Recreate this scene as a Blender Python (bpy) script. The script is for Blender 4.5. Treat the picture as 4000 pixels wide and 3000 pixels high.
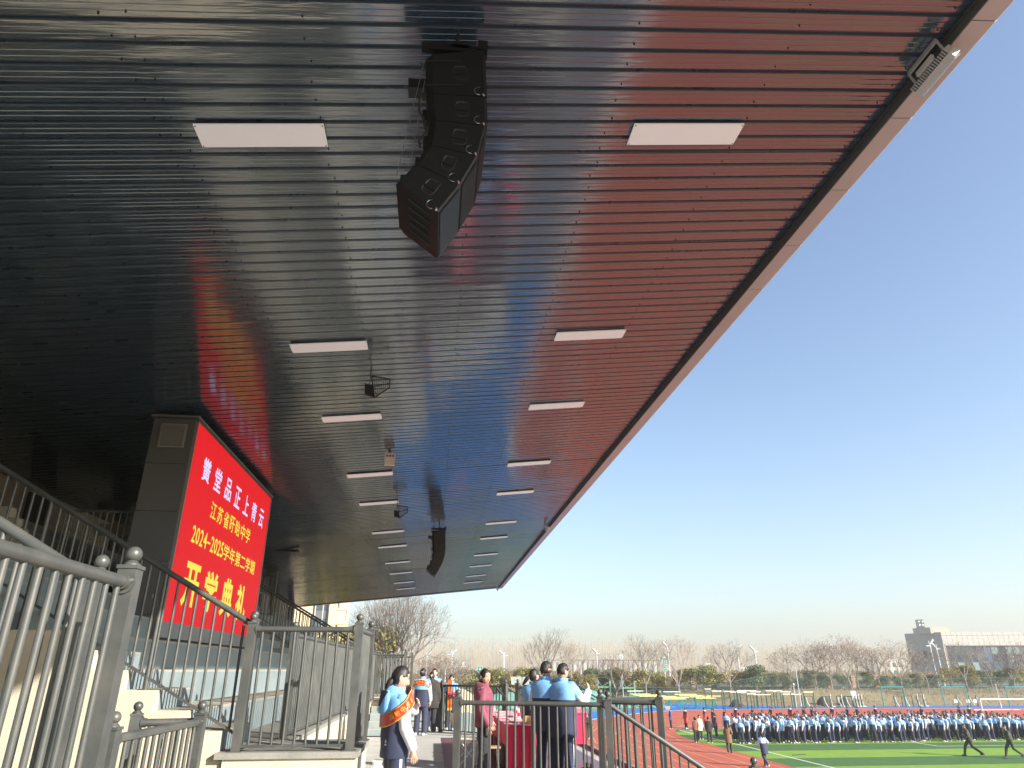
import bpy, bmesh, math, random
from math import sin, cos, pi, radians, sqrt, atan2
from mathutils import Vector, Matrix
R_ = random.Random(7)
C = bpy.context.scene
for o in list(bpy.data.objects): bpy.data.objects.remove(o)

# ------------------------------------------------ camera, world, sun, exposure
# x = across the stand towards the pitch, y = along the stand, z = 0 at eye level
cam_d = bpy.data.cameras.new('camera'); cam = bpy.data.objects.new('camera', cam_d)
C.collection.objects.link(cam); C.camera = cam
cam_d.sensor_width = 36; cam_d.lens = 24.0; cam_d.clip_start = 0.05; cam_d.clip_end = 6000
cam.location = (0, 0, 0); cam.rotation_euler = (radians(90 + 22.7), 0, radians(-6.2))
SUN = Vector((0.76, -0.65, 0.0)).normalized(); EL = radians(25)
SUNV = Vector((SUN.x * cos(EL), SUN.y * cos(EL), sin(EL)))
W = bpy.data.worlds.new('World'); C.world = W; W.use_nodes = True
nt = W.node_tree; nt.nodes.clear()
out = nt.nodes.new('ShaderNodeOutputWorld'); bg = nt.nodes.new('ShaderNodeBackground')
sky = nt.nodes.new('ShaderNodeTexSky'); sky.sky_type = 'NISHITA'; sky.sun_disc = False
sky.sun_elevation = EL; sky.sun_rotation = atan2(SUN.x, SUN.y)
sky.altitude = 0; sky.air_density = 1.0; sky.dust_density = 1.2; sky.ozone_density = 2.0
bg.inputs['Strength'].default_value = 0.118
nt.links.new(sky.outputs[0], bg.inputs['Color']); nt.links.new(bg.outputs[0], out.inputs['Surface'])
sd = bpy.data.lights.new('sun', 'SUN'); sd.energy = 5.0; sd.angle = radians(0.55); sd.color = (1.0, 0.95, 0.87)
so = bpy.data.objects.new('sun', sd); C.collection.objects.link(so)
so.rotation_euler = (-SUNV).to_track_quat('-Z', 'Y').to_euler(); so.location = (30, -25, 40)
C.view_settings.view_transform = 'Standard'; C.view_settings.look = 'None'
C.view_settings.exposure = 1.2; C.view_settings.gamma = 1; C.view_settings.use_curve_mapping = False
C.render.engine = 'CYCLES'
cy = C.cycles; cy.use_denoising = True; cy.max_bounces = 7; cy.glossy_bounces = 4; cy.diffuse_bounces = 3
cy.transparent_max_bounces = 8; cy.volume_bounces = 0; cy.sample_clamp_indirect = 6; cy.caustics_reflective = False
cy.caustics_refractive = False
try: cy.denoiser = 'OPENIMAGEDENOISE'
except Exception: pass

DECK = -1.65; GR = -4.85; LAND = -0.80; RH = 1.22
TH = radians(22.7); AZ = radians(-6.2)
def at(px, py, v):
    "direction of a photo point, carried out to the distance v along the stand"
    x = px - 2000; y = 1500 - py; f = 2667.
    fw = f * cos(TH) - y * sin(TH); up = f * sin(TH) + y * cos(TH)
    yy = x * sin(AZ) + fw * cos(AZ); xx = x * cos(AZ) - fw * sin(AZ)
    t = v / yy
    return Vector((xx * t, v, up * t))

# ------------------------------------------------ mesh and tagging helpers
class MB:
    def __init__(s): s.v = []; s.f = []; s.m = []
    def add(s, vs, fs, mi=0):
        b = len(s.v); s.v += [tuple(p) for p in vs]
        for f in fs: s.f.append(tuple(i + b for i in f)); s.m.append(mi)
    def box(s, x0, x1, y0, y1, z0, z1, mi=0):
        s.add([(x0,y0,z0),(x1,y0,z0),(x1,y1,z0),(x0,y1,z0),(x0,y0,z1),(x1,y0,z1),(x1,y1,z1),(x0,y1,z1)],
              [(0,3,2,1),(4,5,6,7),(0,1,5,4),(1,2,6,5),(2,3,7,6),(3,0,4,7)], mi)
    def obox(s, c, ax, ay, az, mi=0):
        c = Vector(c); ax = Vector(ax); ay = Vector(ay); az = Vector(az)
        p = [c + a*ax + b*ay + d*az for d in (-1,1) for a, b in ((-1,-1),(1,-1),(1,1),(-1,1))]
        s.add(p, [(0,3,2,1),(4,5,6,7),(0,1,5,4),(1,2,6,5),(2,3,7,6),(3,0,4,7)], mi)
    def tube(s, p0, p1, r0, r1=None, n=8, mi=0, cap=True):
        p0 = Vector(p0); p1 = Vector(p1); r1 = r0 if r1 is None else r1
        d = (p1 - p0)
        if d.length < 1e-6: return
        d.normalize(); a = d.orthogonal().normalized(); b = d.cross(a)
        vs = []
        for p, r in ((p0, r0), (p1, r1)):
            for k in range(n):
                t = 2*pi*k/n; vs.append(p + a*(r*cos(t)) + b*(r*sin(t)))
        fs = [(k, (k+1) % n, n + (k+1) % n, n + k) for k in range(n)]
        if cap: fs += [tuple(range(n-1, -1, -1)), tuple(range(n, 2*n))]
        s.add(vs, fs, mi)
    def path(s, pts, r, n=8, mi=0):
        for a, b in zip(pts, pts[1:]): s.tube(a, b, r, n=n, mi=mi)
    def lathe(s, prof, c=(0,0,0), n=16, mi=0):
        c = Vector(c); vs = []; fs = []
        for r, z in prof:
            for k in range(n): vs.append(c + Vector((r*cos(2*pi*k/n), r*sin(2*pi*k/n), z)))
        for i in range(len(prof)-1):
            for k in range(n):
                fs.append((i*n+k, i*n+(k+1) % n, (i+1)*n+(k+1) % n, (i+1)*n+k))
        s.add(vs, fs, mi)
    def ball(s, c, r, n=12, mi=0):
        m = n//2
        s.lathe([(max(r*sin(pi*i/m), 1e-4), -r*cos(pi*i/m)) for i in range(m+1)], c, n, mi)
    def prism(s, poly, a, b, mi=0, plane='xz'):
        "poly in (x,z) swept along y from a to b, or in (x,y) swept along z"
        if plane == 'xz': P = lambda p, t: (p[0], t, p[1])
        elif plane == 'xy': P = lambda p, t: (p[0], p[1], t)
        else: P = lambda p, t: (t, p[0], p[1])
        n = len(poly)
        s.add([P(p, a) for p in poly] + [P(p, b) for p in poly],
              [tuple(range(n)), tuple(range(2*n-1, n-1, -1))] + [(k, n+k, n+(k+1) % n, (k+1) % n) for k in range(n)], mi)
    def mesh(s, name, mats, smooth=False, fix=True):
        me = bpy.data.meshes.new(name); me.from_pydata(s.v, [], s.f)
        mats = mats if isinstance(mats, (list, tuple)) else [mats]
        for m in mats: me.materials.append(m)
        if len(mats) > 1: me.polygons.foreach_set('material_index', s.m)
        if fix and len(s.f) < 60000:
            bm = bmesh.new(); bm.from_mesh(me); bmesh.ops.recalc_face_normals(bm, faces=bm.faces[:]); bm.to_mesh(me); bm.free()
        if smooth:
            me.polygons.foreach_set('use_smooth', [True]*len(me.polygons))
            if hasattr(me, 'set_sharp_from_angle'): me.set_sharp_from_angle(angle=radians(40))
        me.update()
        return me
    def build(s, name, mats, parent=None, smooth=False, fix=True):
        return link(name, s.mesh(name, mats, smooth, fix), parent)

def link(name, me, parent=None, loc=None, rot=None, scale=None):
    o = bpy.data.objects.new(name, me); C.collection.objects.link(o)
    if parent is not None: o.parent = parent
    if loc is not None: o.location = loc
    if rot is not None: o.rotation_euler = rot
    if scale is not None: o.scale = scale
    return o
def tag(o, label=None, cat=None, group=None, kind=None):
    if label: o['label'] = label
    if cat: o['category'] = cat
    if group: o['group'] = group
    if kind: o['kind'] = kind
    return o
def thing(name, label, cat, loc=(0,0,0), rz=0, group=None):
    o = bpy.data.objects.new(name, None); C.collection.objects.link(o)
    o.empty_display_size = 0.2; o.location = loc; o.rotation_euler = (0, 0, rz)
    return tag(o, label, cat, group)
def kids(o): return [c for c in bpy.data.objects if c.parent is o]
def clone(o, parent=None):
    c = o.copy(); C.collection.objects.link(c)
    if parent is not None: c.parent = parent
    for ch in o.children: clone(ch, c)
    return c

# ------------------------------------------------ materials
def mat(name, col, rough=0.6, metal=0.0, col2=None, scale=6.0, detail=5, bump=0.0, bscale=None, stretch=(1,1,1),
        spec=0.5, emit=None, estr=0.0, alpha=1.0, mix=0.5, sheen=0.0, coat=0.0, world=True, bdist=0.02, trans=0.0, ior=None, speck=None):
    m = bpy.data.materials.new(name); m.use_nodes = True
    n = m.node_tree; L = n.links; b = n.nodes['Principled BSDF']
    b.inputs['Base Color'].default_value = (*col, 1); b.inputs['Roughness'].default_value = rough
    b.inputs['Metallic'].default_value = metal; b.inputs['Specular IOR Level'].default_value = spec
    if ior: b.inputs['IOR'].default_value = ior
    if trans: b.inputs['Transmission Weight'].default_value = trans
    if sheen: b.inputs['Sheen Weight'].default_value = sheen
    if coat: b.inputs['Coat Weight'].default_value = coat
    if alpha < 1: b.inputs['Alpha'].default_value = alpha
    if emit: b.inputs['Emission Color'].default_value = (*emit, 1); b.inputs['Emission Strength'].default_value = estr
    if col2 or bump:
        if world:
            g = n.nodes.new('ShaderNodeNewGeometry'); src = g.outputs['Position']
        else:
            g = n.nodes.new('ShaderNodeTexCoord'); src = g.outputs['Object']
        mp = n.nodes.new('ShaderNodeMapping'); mp.inputs['Scale'].default_value = stretch; L.new(src, mp.inputs[0])
    if col2:
        t = n.nodes.new('ShaderNodeTexNoise'); t.inputs['Scale'].default_value = scale; t.inputs['Detail'].default_value = detail
        t.inputs['Roughness'].default_value = 0.65
        L.new(mp.outputs[0], t.inputs['Vector'])
        r = n.nodes.new('ShaderNodeValToRGB'); r.color_ramp.elements[0].position = max(0.0, mix-0.18); r.color_ramp.elements[1].position = min(1.0, mix+0.18)
        r.color_ramp.elements[0].color = (*col, 1); r.color_ramp.elements[1].color = (*col2, 1)
        L.new(t.outputs['Fac'], r.inputs[0]); L.new(r.outputs[0], b.inputs['Base Color'])
        rr = n.nodes.new('ShaderNodeMath'); rr.operation = 'MULTIPLY_ADD'; rr.inputs[1].default_value = 0.25; rr.inputs[2].default_value = rough - 0.12
        L.new(t.outputs['Fac'], rr.inputs[0]); L.new(rr.outputs[0], b.inputs['Roughness'])
    if bump:
        t2 = n.nodes.new('ShaderNodeTexNoise'); t2.inputs['Scale'].default_value = bscale or scale*4; t2.inputs['Detail'].default_value = 4
        L.new(mp.outputs[0], t2.inputs['Vector'])
        bp = n.nodes.new('ShaderNodeBump'); bp.inputs['Strength'].default_value = bump; bp.inputs['Distance'].default_value = bdist
        L.new(t2.outputs['Fac'], bp.inputs['Height']); L.new(bp.outputs[0], b.inputs['Normal'])
    return m

M = {}
M['rail'] = mat('rail_grey', (0.078,0.084,0.080), 0.42, 0.25, (0.135,0.13,0.115), 3.5, 6, spec=0.5, mix=0.6)
M['post'] = mat('post_grey', (0.072,0.078,0.074), 0.5, 0.2, (0.125,0.12,0.105), 4.0, 6, spec=0.45, mix=0.58)
M['steel'] = mat('bolt_steel', (0.45,0.44,0.40), 0.3, 0.9)
M['cream'] = mat('cream_stucco', (0.50,0.44,0.33), 0.9, 0, (0.57,0.51,0.39), 2.2, 6, bump=0.5, bscale=55, bdist=0.01)
M['cap'] = mat('grey_cap', (0.20,0.20,0.175), 0.8, 0, (0.28,0.27,0.235), 3, 5, bump=0.2, bscale=40)
M['tier'] = mat('tier_blue_grey', (0.185,0.235,0.25), 0.7, 0, (0.25,0.30,0.305), 1.6, 7, bump=0.15, bscale=20)
M['tread'] = mat('tread_dusty', (0.30,0.285,0.235), 0.85, 0, (0.38,0.355,0.29), 2.5, 6, bump=0.2, bscale=30)
M['deck'] = mat('deck_concrete', (0.38,0.38,0.355), 0.8, 0, (0.50,0.495,0.46), 1.3, 7, bump=0.25, bscale=25, spec=.12)
M['carpet'] = mat('carpet_brown', (0.10,0.052,0.060), 0.38, 0, (0.18,0.11,0.125), 3.0, 7, bump=0.5, bscale=9, spec=0.6)
M['wall'] = mat('back_wall_grey', (0.36,0.33,0.28), 0.85, 0, (0.44,0.41,0.35), 0.8, 5, bump=0.2, bscale=30)
M['box'] = mat('box_dark', (0.11,0.115,0.12), 0.5, 0.1, (0.13,0.135,0.14), 1.0, 4)
M['boxtrim'] = mat('box_trim', (0.27,0.27,0.26), 0.45, 0.5)
M['flood'] = mat('floodlight_alu', (0.50,0.51,0.52), 0.4, 0.4)
M['louver'] = mat('louver_alu', (0.36,0.355,0.33), 0.45, 0.5)
M['black'] = mat('speaker_black', (0.0035,0.004,0.0045), 0.5, 0, (0.006,0.006,0.007), 60, 3, bump=0.3, bscale=400, bdist=0.002)
M['grille'] = mat('speaker_grille', (0.03,0.03,0.031), 0.4, 0.5)
M['panel'] = mat('light_white', (0.74,0.74,0.73), 0.5, 0, (0.78,0.78,0.77), 2, 3, emit=(1.0,0.97,0.97), estr=.095)
M['fascia'] = mat('fascia_grey', (0.47,0.45,0.49), 0.5, 0.0, (0.51,0.49,0.53), 1.5, 4)
M['lip'] = mat('lip_grey', (0.12,0.125,0.12), 0.5, 0.2)
M['screw'] = mat('screw_dark', (0.015,0.016,0.018), 0.5, 0.3)
M['white'] = mat('white_paint', (0.72,0.71,0.68), 0.5)
M['chrome'] = mat('chrome', (0.7,0.7,0.7), 0.18, 1.0)
M['red'] = mat('red_cloth', (0.68,0.010,0.065), 0.75, 0, (0.76,0.016,0.09), 4, 4, sheen=0.3)
M['tan'] = mat('tan_wood', (0.45,0.30,0.16), 0.5)
M['dark'] = mat('dark_matte', (0.02,0.02,0.022), 0.7)

def soffit_material():
    m = bpy.data.materials.new('soffit_coated_steel'); m.use_nodes = True
    n = m.node_tree; L = n.links; b = n.nodes['Principled BSDF']
    b.inputs['Base Color'].default_value = (0.034,0.066,0.105,1)
    b.inputs['Metallic'].default_value = 0.0; b.inputs['IOR'].default_value = 2.55
    g = n.nodes.new('ShaderNodeNewGeometry')
    mp = n.nodes.new('ShaderNodeMapping'); mp.inputs['Scale'].default_value = (0.55, 5.0, 1); L.new(g.outputs['Position'], mp.inputs[0])
    t = n.nodes.new('ShaderNodeTexNoise'); t.inputs['Scale'].default_value = 1.5; t.inputs['Detail'].default_value = 4
    L.new(mp.outputs[0], t.inputs['Vector'])
    bp = n.nodes.new('ShaderNodeBump'); bp.inputs['Strength'].default_value = 0.42; bp.inputs['Distance'].default_value = 0.018
    L.new(t.outputs['Fac'], bp.inputs['Height']); L.new(bp.outputs[0], b.inputs['Normal'])
    t2 = n.nodes.new('ShaderNodeTexNoise'); t2.inputs['Scale'].default_value = 0.9; t2.inputs['Detail'].default_value = 6
    L.new(g.outputs['Position'], t2.inputs['Vector'])
    mr = n.nodes.new('ShaderNodeMapRange'); mr.inputs[3].default_value = 0.07; mr.inputs[4].default_value = 0.17
    L.new(t2.outputs['Fac'], mr.inputs[0]); L.new(mr.outputs[0], b.inputs['Roughness'])
    return m
M['soffit'] = soffit_material()
M['groove'] = mat('groove_painted_shade', (0.026,0.050,0.080), 0.30, 0, (0.032,0.060,0.092), 2, 3, ior=1.9)  # darker, duller copy of the soffit coating: rib shade put into the colour

# ------------------------------------------------ ground, track, pitch
def poly_sheet(name, pts, z, m, kind='structure'):
    mb = MB(); mb.add([(x, y, z) for x, y in pts], [tuple(range(len(pts)))])
    return tag(mb.build(name, m, fix=False), kind=kind)
def arc(cx, cy, rx, ry, a0, a1, n):
    return [(cx + rx*cos(radians(a0 + (a1-a0)*i/n)), cy + ry*sin(radians(a0 + (a1-a0)*i/n))) for i in range(n+1)]
M['soil'] = mat('dry_ground', (0.20,0.155,0.095), 0.95, 0, (0.13,0.115,0.06), 0.12, 8, bump=0.4, bscale=2, spec=.12)
M['track'] = mat('track_red', (0.38,0.090,0.052), 0.85, 0, (0.46,0.125,0.075), 0.35, 8, bump=0.2, bscale=30, spec=.12)
M['trackD'] = mat('track_worn', (0.42,0.20,0.12), 0.85, 0, (0.36,0.13,0.075), 0.25, 8, spec=.12)
M['bluec'] = mat('court_blue', (0.028,0.15,0.46), 0.8, 0, (0.04,0.19,0.54), 0.5, 6, spec=.12)
M['greenc'] = mat('court_green', (0.12,0.21,0.14), 0.8, 0, (0.16,0.26,0.18), 0.5, 6, spec=.12)
M['line'] = mat('line_white', (0.70,0.68,0.62), 0.7, spec=.12)
M['line2'] = mat('lane_line_worn', (0.52,0.38,0.32), 0.8, spec=.12)
M['grassA'] = mat('turf_light', (0.16,0.27,0.040), 0.9, 0, (0.205,0.33,0.052), 1.2, 8, bump=0.3, bscale=20, spec=.12)
M['grassB'] = mat('turf_dark', (0.060,0.125,0.040), 0.9, 0, (0.080,0.155,0.052), 1.2, 8, bump=0.3, bscale=20, spec=.12)
M['bluel'] = mat('court_pale_blue', (0.05,0.17,0.42), 0.8, 0, (0.07,0.21,0.48), 0.5, 6, spec=.12)
M['apron'] = mat('apron_paving', (0.13,0.145,0.175), 0.85, 0, (0.17,0.185,0.215), 0.8, 7, bump=0.2, bscale=12, spec=.12)

gb = MB(); gb.add([(-900,-900,GR-0.012),(1400,-900,GR-0.012),(1400,1600,GR-0.012),(-900,1600,GR-0.012)], [(0,1,2,3)])
tag(gb.build('ground', M['soil'], fix=False), kind='structure')
outer = [(7.0,-60),(120,-60),(120,88),(100,92.5),(80.1,94.3),(62.9,96.2),(53.5,97.2),(45,96.8),(39.4,96.2),(35.6,95.3),(33,94.8),(29.8,93),(26.1,90),(21.4,84.6),(17.0,78.5),(13.0,71),(9.8,62),(7.8,54),(7.0,46)]
# blue zone beyond, court beyond that
poly_sheet('blue_court', [(4,-60),(125,-60),(125,102),(80,102.5),(60,102.6),(52,102.7),(43,109),(37.2,114),(30,102),(22,96),(14,88),(6,72)], GR-0.004, M['bluec'])
poly_sheet('green_court', [(-12,92),(21.6,92.6),(29,100),(36.2,112.4),(36.4,122),(-12,122)], GR, M['greenc'])
poly_sheet('path', [(-1.6,-60),(6.8,-60),(6.8,25.5),(-1.6,25.5)], GR-0.002, M['apron'])
poly_sheet('blue_strip', [(-1.6,25.5),(6.8,25.5),(6.8,46),(7.6,54),(9.6,62),(12.8,71),(5,74),(-1.6,74)], GR-0.002, M['bluel'])
poly_sheet('running_track', outer, GR+0.004, M['track'])
# kerb line round the track
lm = MB()
def strip(mb, pts, w, z, mi=0):
    for (a, b) in zip(pts, pts[1:]):
        a = Vector(a); b = Vector(b); d = (b-a).normalized(); n_ = Vector((-d.y, d.x))*(w/2)
        mb.add([(a.x+n_.x,a.y+n_.y,z),(a.x-n_.x,a.y-n_.y,z),(b.x-n_.x,b.y-n_.y,z),(b.x+n_.x,b.y+n_.y,z)], [(0,1,2,3)], mi)
strip(lm, outer[2:]+[(7.0,-60)], 0.32, GR+0.012)
tag(lm.build('track_edge_line', M['line'], fix=False), kind='structure')
lm = MB()
for k in range(1, 9):
    u = 9.6 + k*1.16
    pts = [(u,-60),(u,46)]
    inn = [(19.6,46),(19.6,55.6),(20.3,61),(21.5,65)]
    f = k/9.0
    oo = [(9.4,46),(9.8,54),(11.2,62),(14.5,72)]
    pts += [(o[0]*(1-f)+i[0]*f, o[1]*(1-f)+i[1]*f) for o, i in zip(oo[1:], inn[1:])]
    cx, cy = 56, 62
    a0 = atan2(pts[-1][1]-cy, pts[-1][0]-cx); r0 = math.hypot(pts[-1][0]-cx, pts[-1][1]-cy)
    for i in range(1, 15):
        a = a0 + (pi/2 - a0)*i/14
        rr = r0 + (34.3 - k*1.16 - r0)*min(1, i/5)
        pts.append((cx + rr*cos(a), cy + rr*sin(a)))
    strip(lm, pts, 0.06, GR+0.009)
tag(lm.build('lane_lines', M['line2'], fix=False), kind='structure')
poly_sheet('worn_track_patch', [(21.3,65.4),(23.5,69.5),(30,71.5),(40,71),(46,67.5),(46,65.4)], GR+0.008, M['trackD'])
# pitch: mown stripes across
ys = [65.0]
edges = [-60,-52,-44.5,-37,-29.5,-22,-14.3,-6.6,1.1,8.9,12.8,16.7,20.6,24.5,28.4,32.2,36.1,40.0,43.8,47.7,51.5,55.4,59.2,62.4,65.0]
def edge_u(v): return 19.6 if v < 56 else 19.6 + (v-56)**2*0.0247
for i in range(len(edges)-1):
    a, b = edges[i], edges[i+1]
    L_ = [(edge_u(b - (b-a)*t/4), b - (b-a)*t/4) for t in range(5)]
    poly_sheet('pitch_stripe', L_ + [(92, a), (92, b)], GR+0.008, M['grassA'] if (i % 2 == 0) else M['grassB'])
lm = MB()
strip(lm, [(21.5,64),(21.5,-50)], 0.13, GR+0.016); strip(lm, [(21.5,64),(88,64)], 0.13, GR+0.016)
strip(lm, [(34.7,63.9),(34.7,49.2),(75,49.2),(75,63.9)], 0.13, GR+0.016); strip(lm, [(45.6,63.9),(45.6,58.5),(64,58.5),(64,63.9)], 0.13, GR+0.016)
lm.add([(21.6+1.0*cos(t*pi/16)*1.0, 64-1.0*sin(t*pi/16), GR+0.016) for t in range(9)] + [(21.6+0.87*cos(t*pi/16), 64-0.87*sin(t*pi/16), GR+0.016) for t in range(9)], [(i, i+1, 10+i, 9+i) for i in range(8)])
tag(lm.build('pitch_lines', M['line'], fix=False), kind='structure')

# ------------------------------------------------ canopy
SL = 0.1034
def cz(u): return 5.04 + SL*u
canopy = thing('canopy', 'large dark ribbed metal canopy roof over the grandstand', 'canopy roof')
PITCH = 0.2222; NR = 4; V0 = -4.0
prof = [(0,0),(0.046,0),(0.051,0.007),(0.058,0.007),(0.063,0),(0.106,0),(0.111,0.007),(0.118,0.007),(0.123,0),(0.168,0),(0.177,0.027),(0.208,0.027),(0.222,0)]
def sheet_mesh(u0, u1, nseg=1):
    mb = MB(); pr = []
    for k in range(NR): pr += [(y + k*PITCH, z) for y, z in prof[:-1]]
    pr.append((NR*PITCH, 0))
    vs = []; fs = []
    for i in range(nseg+1):
        u = u0 + (u1-u0)*i/nseg
        vs += [(u, y, z + SL*u) for y, z in pr]
    n_ = len(pr)
    for i in range(nseg):
        for k in range(n_-1): fs.append((i*n_+k, i*n_+k+1, (i+1)*n_+k+1, (i+1)*n_+k))
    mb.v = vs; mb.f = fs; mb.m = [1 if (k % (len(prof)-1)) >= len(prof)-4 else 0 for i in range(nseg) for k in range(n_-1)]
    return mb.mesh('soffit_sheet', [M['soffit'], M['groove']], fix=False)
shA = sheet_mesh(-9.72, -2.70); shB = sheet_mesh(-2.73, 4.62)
nsh = int((51.5 - V0)/(NR*PITCH)) + 1
for k in range(nsh):
    y = V0 + k*NR*PITCH
    if y > 51.4: break
    for j, sh in enumerate((shA, shB)):
        o = link('soffit_sheet', sh, canopy, (0, y, 5.04 + (0.003 if j == 0 else 0.0)))
        o.rotation_euler = (radians(R_.uniform(-0.45, 0.45)), radians(R_.uniform(-0.05, 0.05)), 0)
VEND = V0 + k*NR*PITCH
mb = MB()
for k in range(nsh*NR):
    y = V0 + k*PITCH + 0.135
    for u in (-8.6, -6.9, -5.3, -4.0, -2.80, -2.62, -1.28, 0.19, 1.58, 3.05, 4.42):
        if u in (-8.6,-6.9,-5.3,-4.0) and k % 2: continue
        yy = y + R_.uniform(-.012,.012); uu = u + R_.uniform(-.02,.02)
        if yy > VEND-.05: continue
        mb.tube((uu, yy, cz(uu)+0.002), (uu, yy, cz(uu)-0.009), 0.0085, n=6)
tag(mb.build('screws', M['screw'], canopy), kind='stuff')
# roof deck above, end closure
mb = MB()
mb.obox((-2.45, (V0+VEND)/2, cz(-2.45)+0.17), (7.4, 0, 7.4*SL), (0, (VEND-V0)/2, 0), (0,0,0.05))
mb.build('roof_deck', M['lip'], canopy)
y = -3.2; n = 0
while y < VEND:
    y1 = min(y + 1.19, VEND + 0.06)
    z = cz(4.62); d = 0.115
    mb = MB(); ya, yb = y+0.006, y1-0.006
    mb.prism([(4.60, z+0.02), (4.60, z-d+0.004), (4.604, z-d+0.0), (4.84, z-d+0.022), (4.87, z-d+0.05), (4.87, z+0.30), (4.83, z+0.30), (4.83, z-d+0.06), (4.63, z-d+0.04), (4.63, z+0.02)], ya, yb)
    mb.build('fascia_panel', M['fascia'], canopy); y = y1; n += 1
mb = MB(); mb.box(4.585, 4.598, -3.2, VEND+.05, cz(4.6)-0.117, cz(4.6)+0.03); mb.build('fascia_lip', M['lip'], canopy)
mb = MB(); mb.obox((-2.45, VEND+0.03, cz(-2.45)+0.10), (7.3, 0, 7.3*SL), (0,0.03,0), (0,0,0.13)); mb.build('end_trim', M['lip'], canopy)
mb = MB(); mb.tube((4.55,-3,cz(4.55)-.03),(4.55,VEND,cz(4.55)-.03),0.014,n=6); mb.build('cable_conduit', M['dark'], canopy)

# ceiling lights
rows = [5.44,10.2,13.6,18.1,21.5,26.4,29.7,34.4,38.4,42.7,46.1]
ordn = ['nearest','second nearest','third nearest','fourth nearest','fifth nearest','sixth nearest','seventh nearest','fourth farthest','third farthest','second farthest','farthest']
def lightpanel():
    t = thing('ceiling_light', 'x', 'ceiling light', group='flat white light panels on the canopy underside')
    mb = MB(); mb.box(-.58,.58,-.135,.135,-.030,.0); mb.build('housing', M['dark'], t)
    mb = MB(); mb.box(-.60,.60,-.15,.15,-.048,-.030); mb.build('diffuser', M['panel'], t)
    for a in (-.585,.585):
        for b in (-.135,.135):
            mb = MB(); mb.tube((a,b,-.048),(a,b,-.053),.007,n=6); mb.build('screw', M['screw'], t)
    return t
proto = lightpanel(); first = True
for j, (u, side) in enumerate(((-1.88,'left'),(2.44,'right'))):
    for i, v in enumerate(rows):
        o = proto if first else clone(proto); first = False
        o.location = (u + (0.02 if j==0 else 0), v, cz(u)); o.rotation_euler = (0, -math.atan(SL), 0)
        o['label'] = 'flat white rectangular light panel on the canopy underside, %s of the %s row' % (ordn[i], side)

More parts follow.
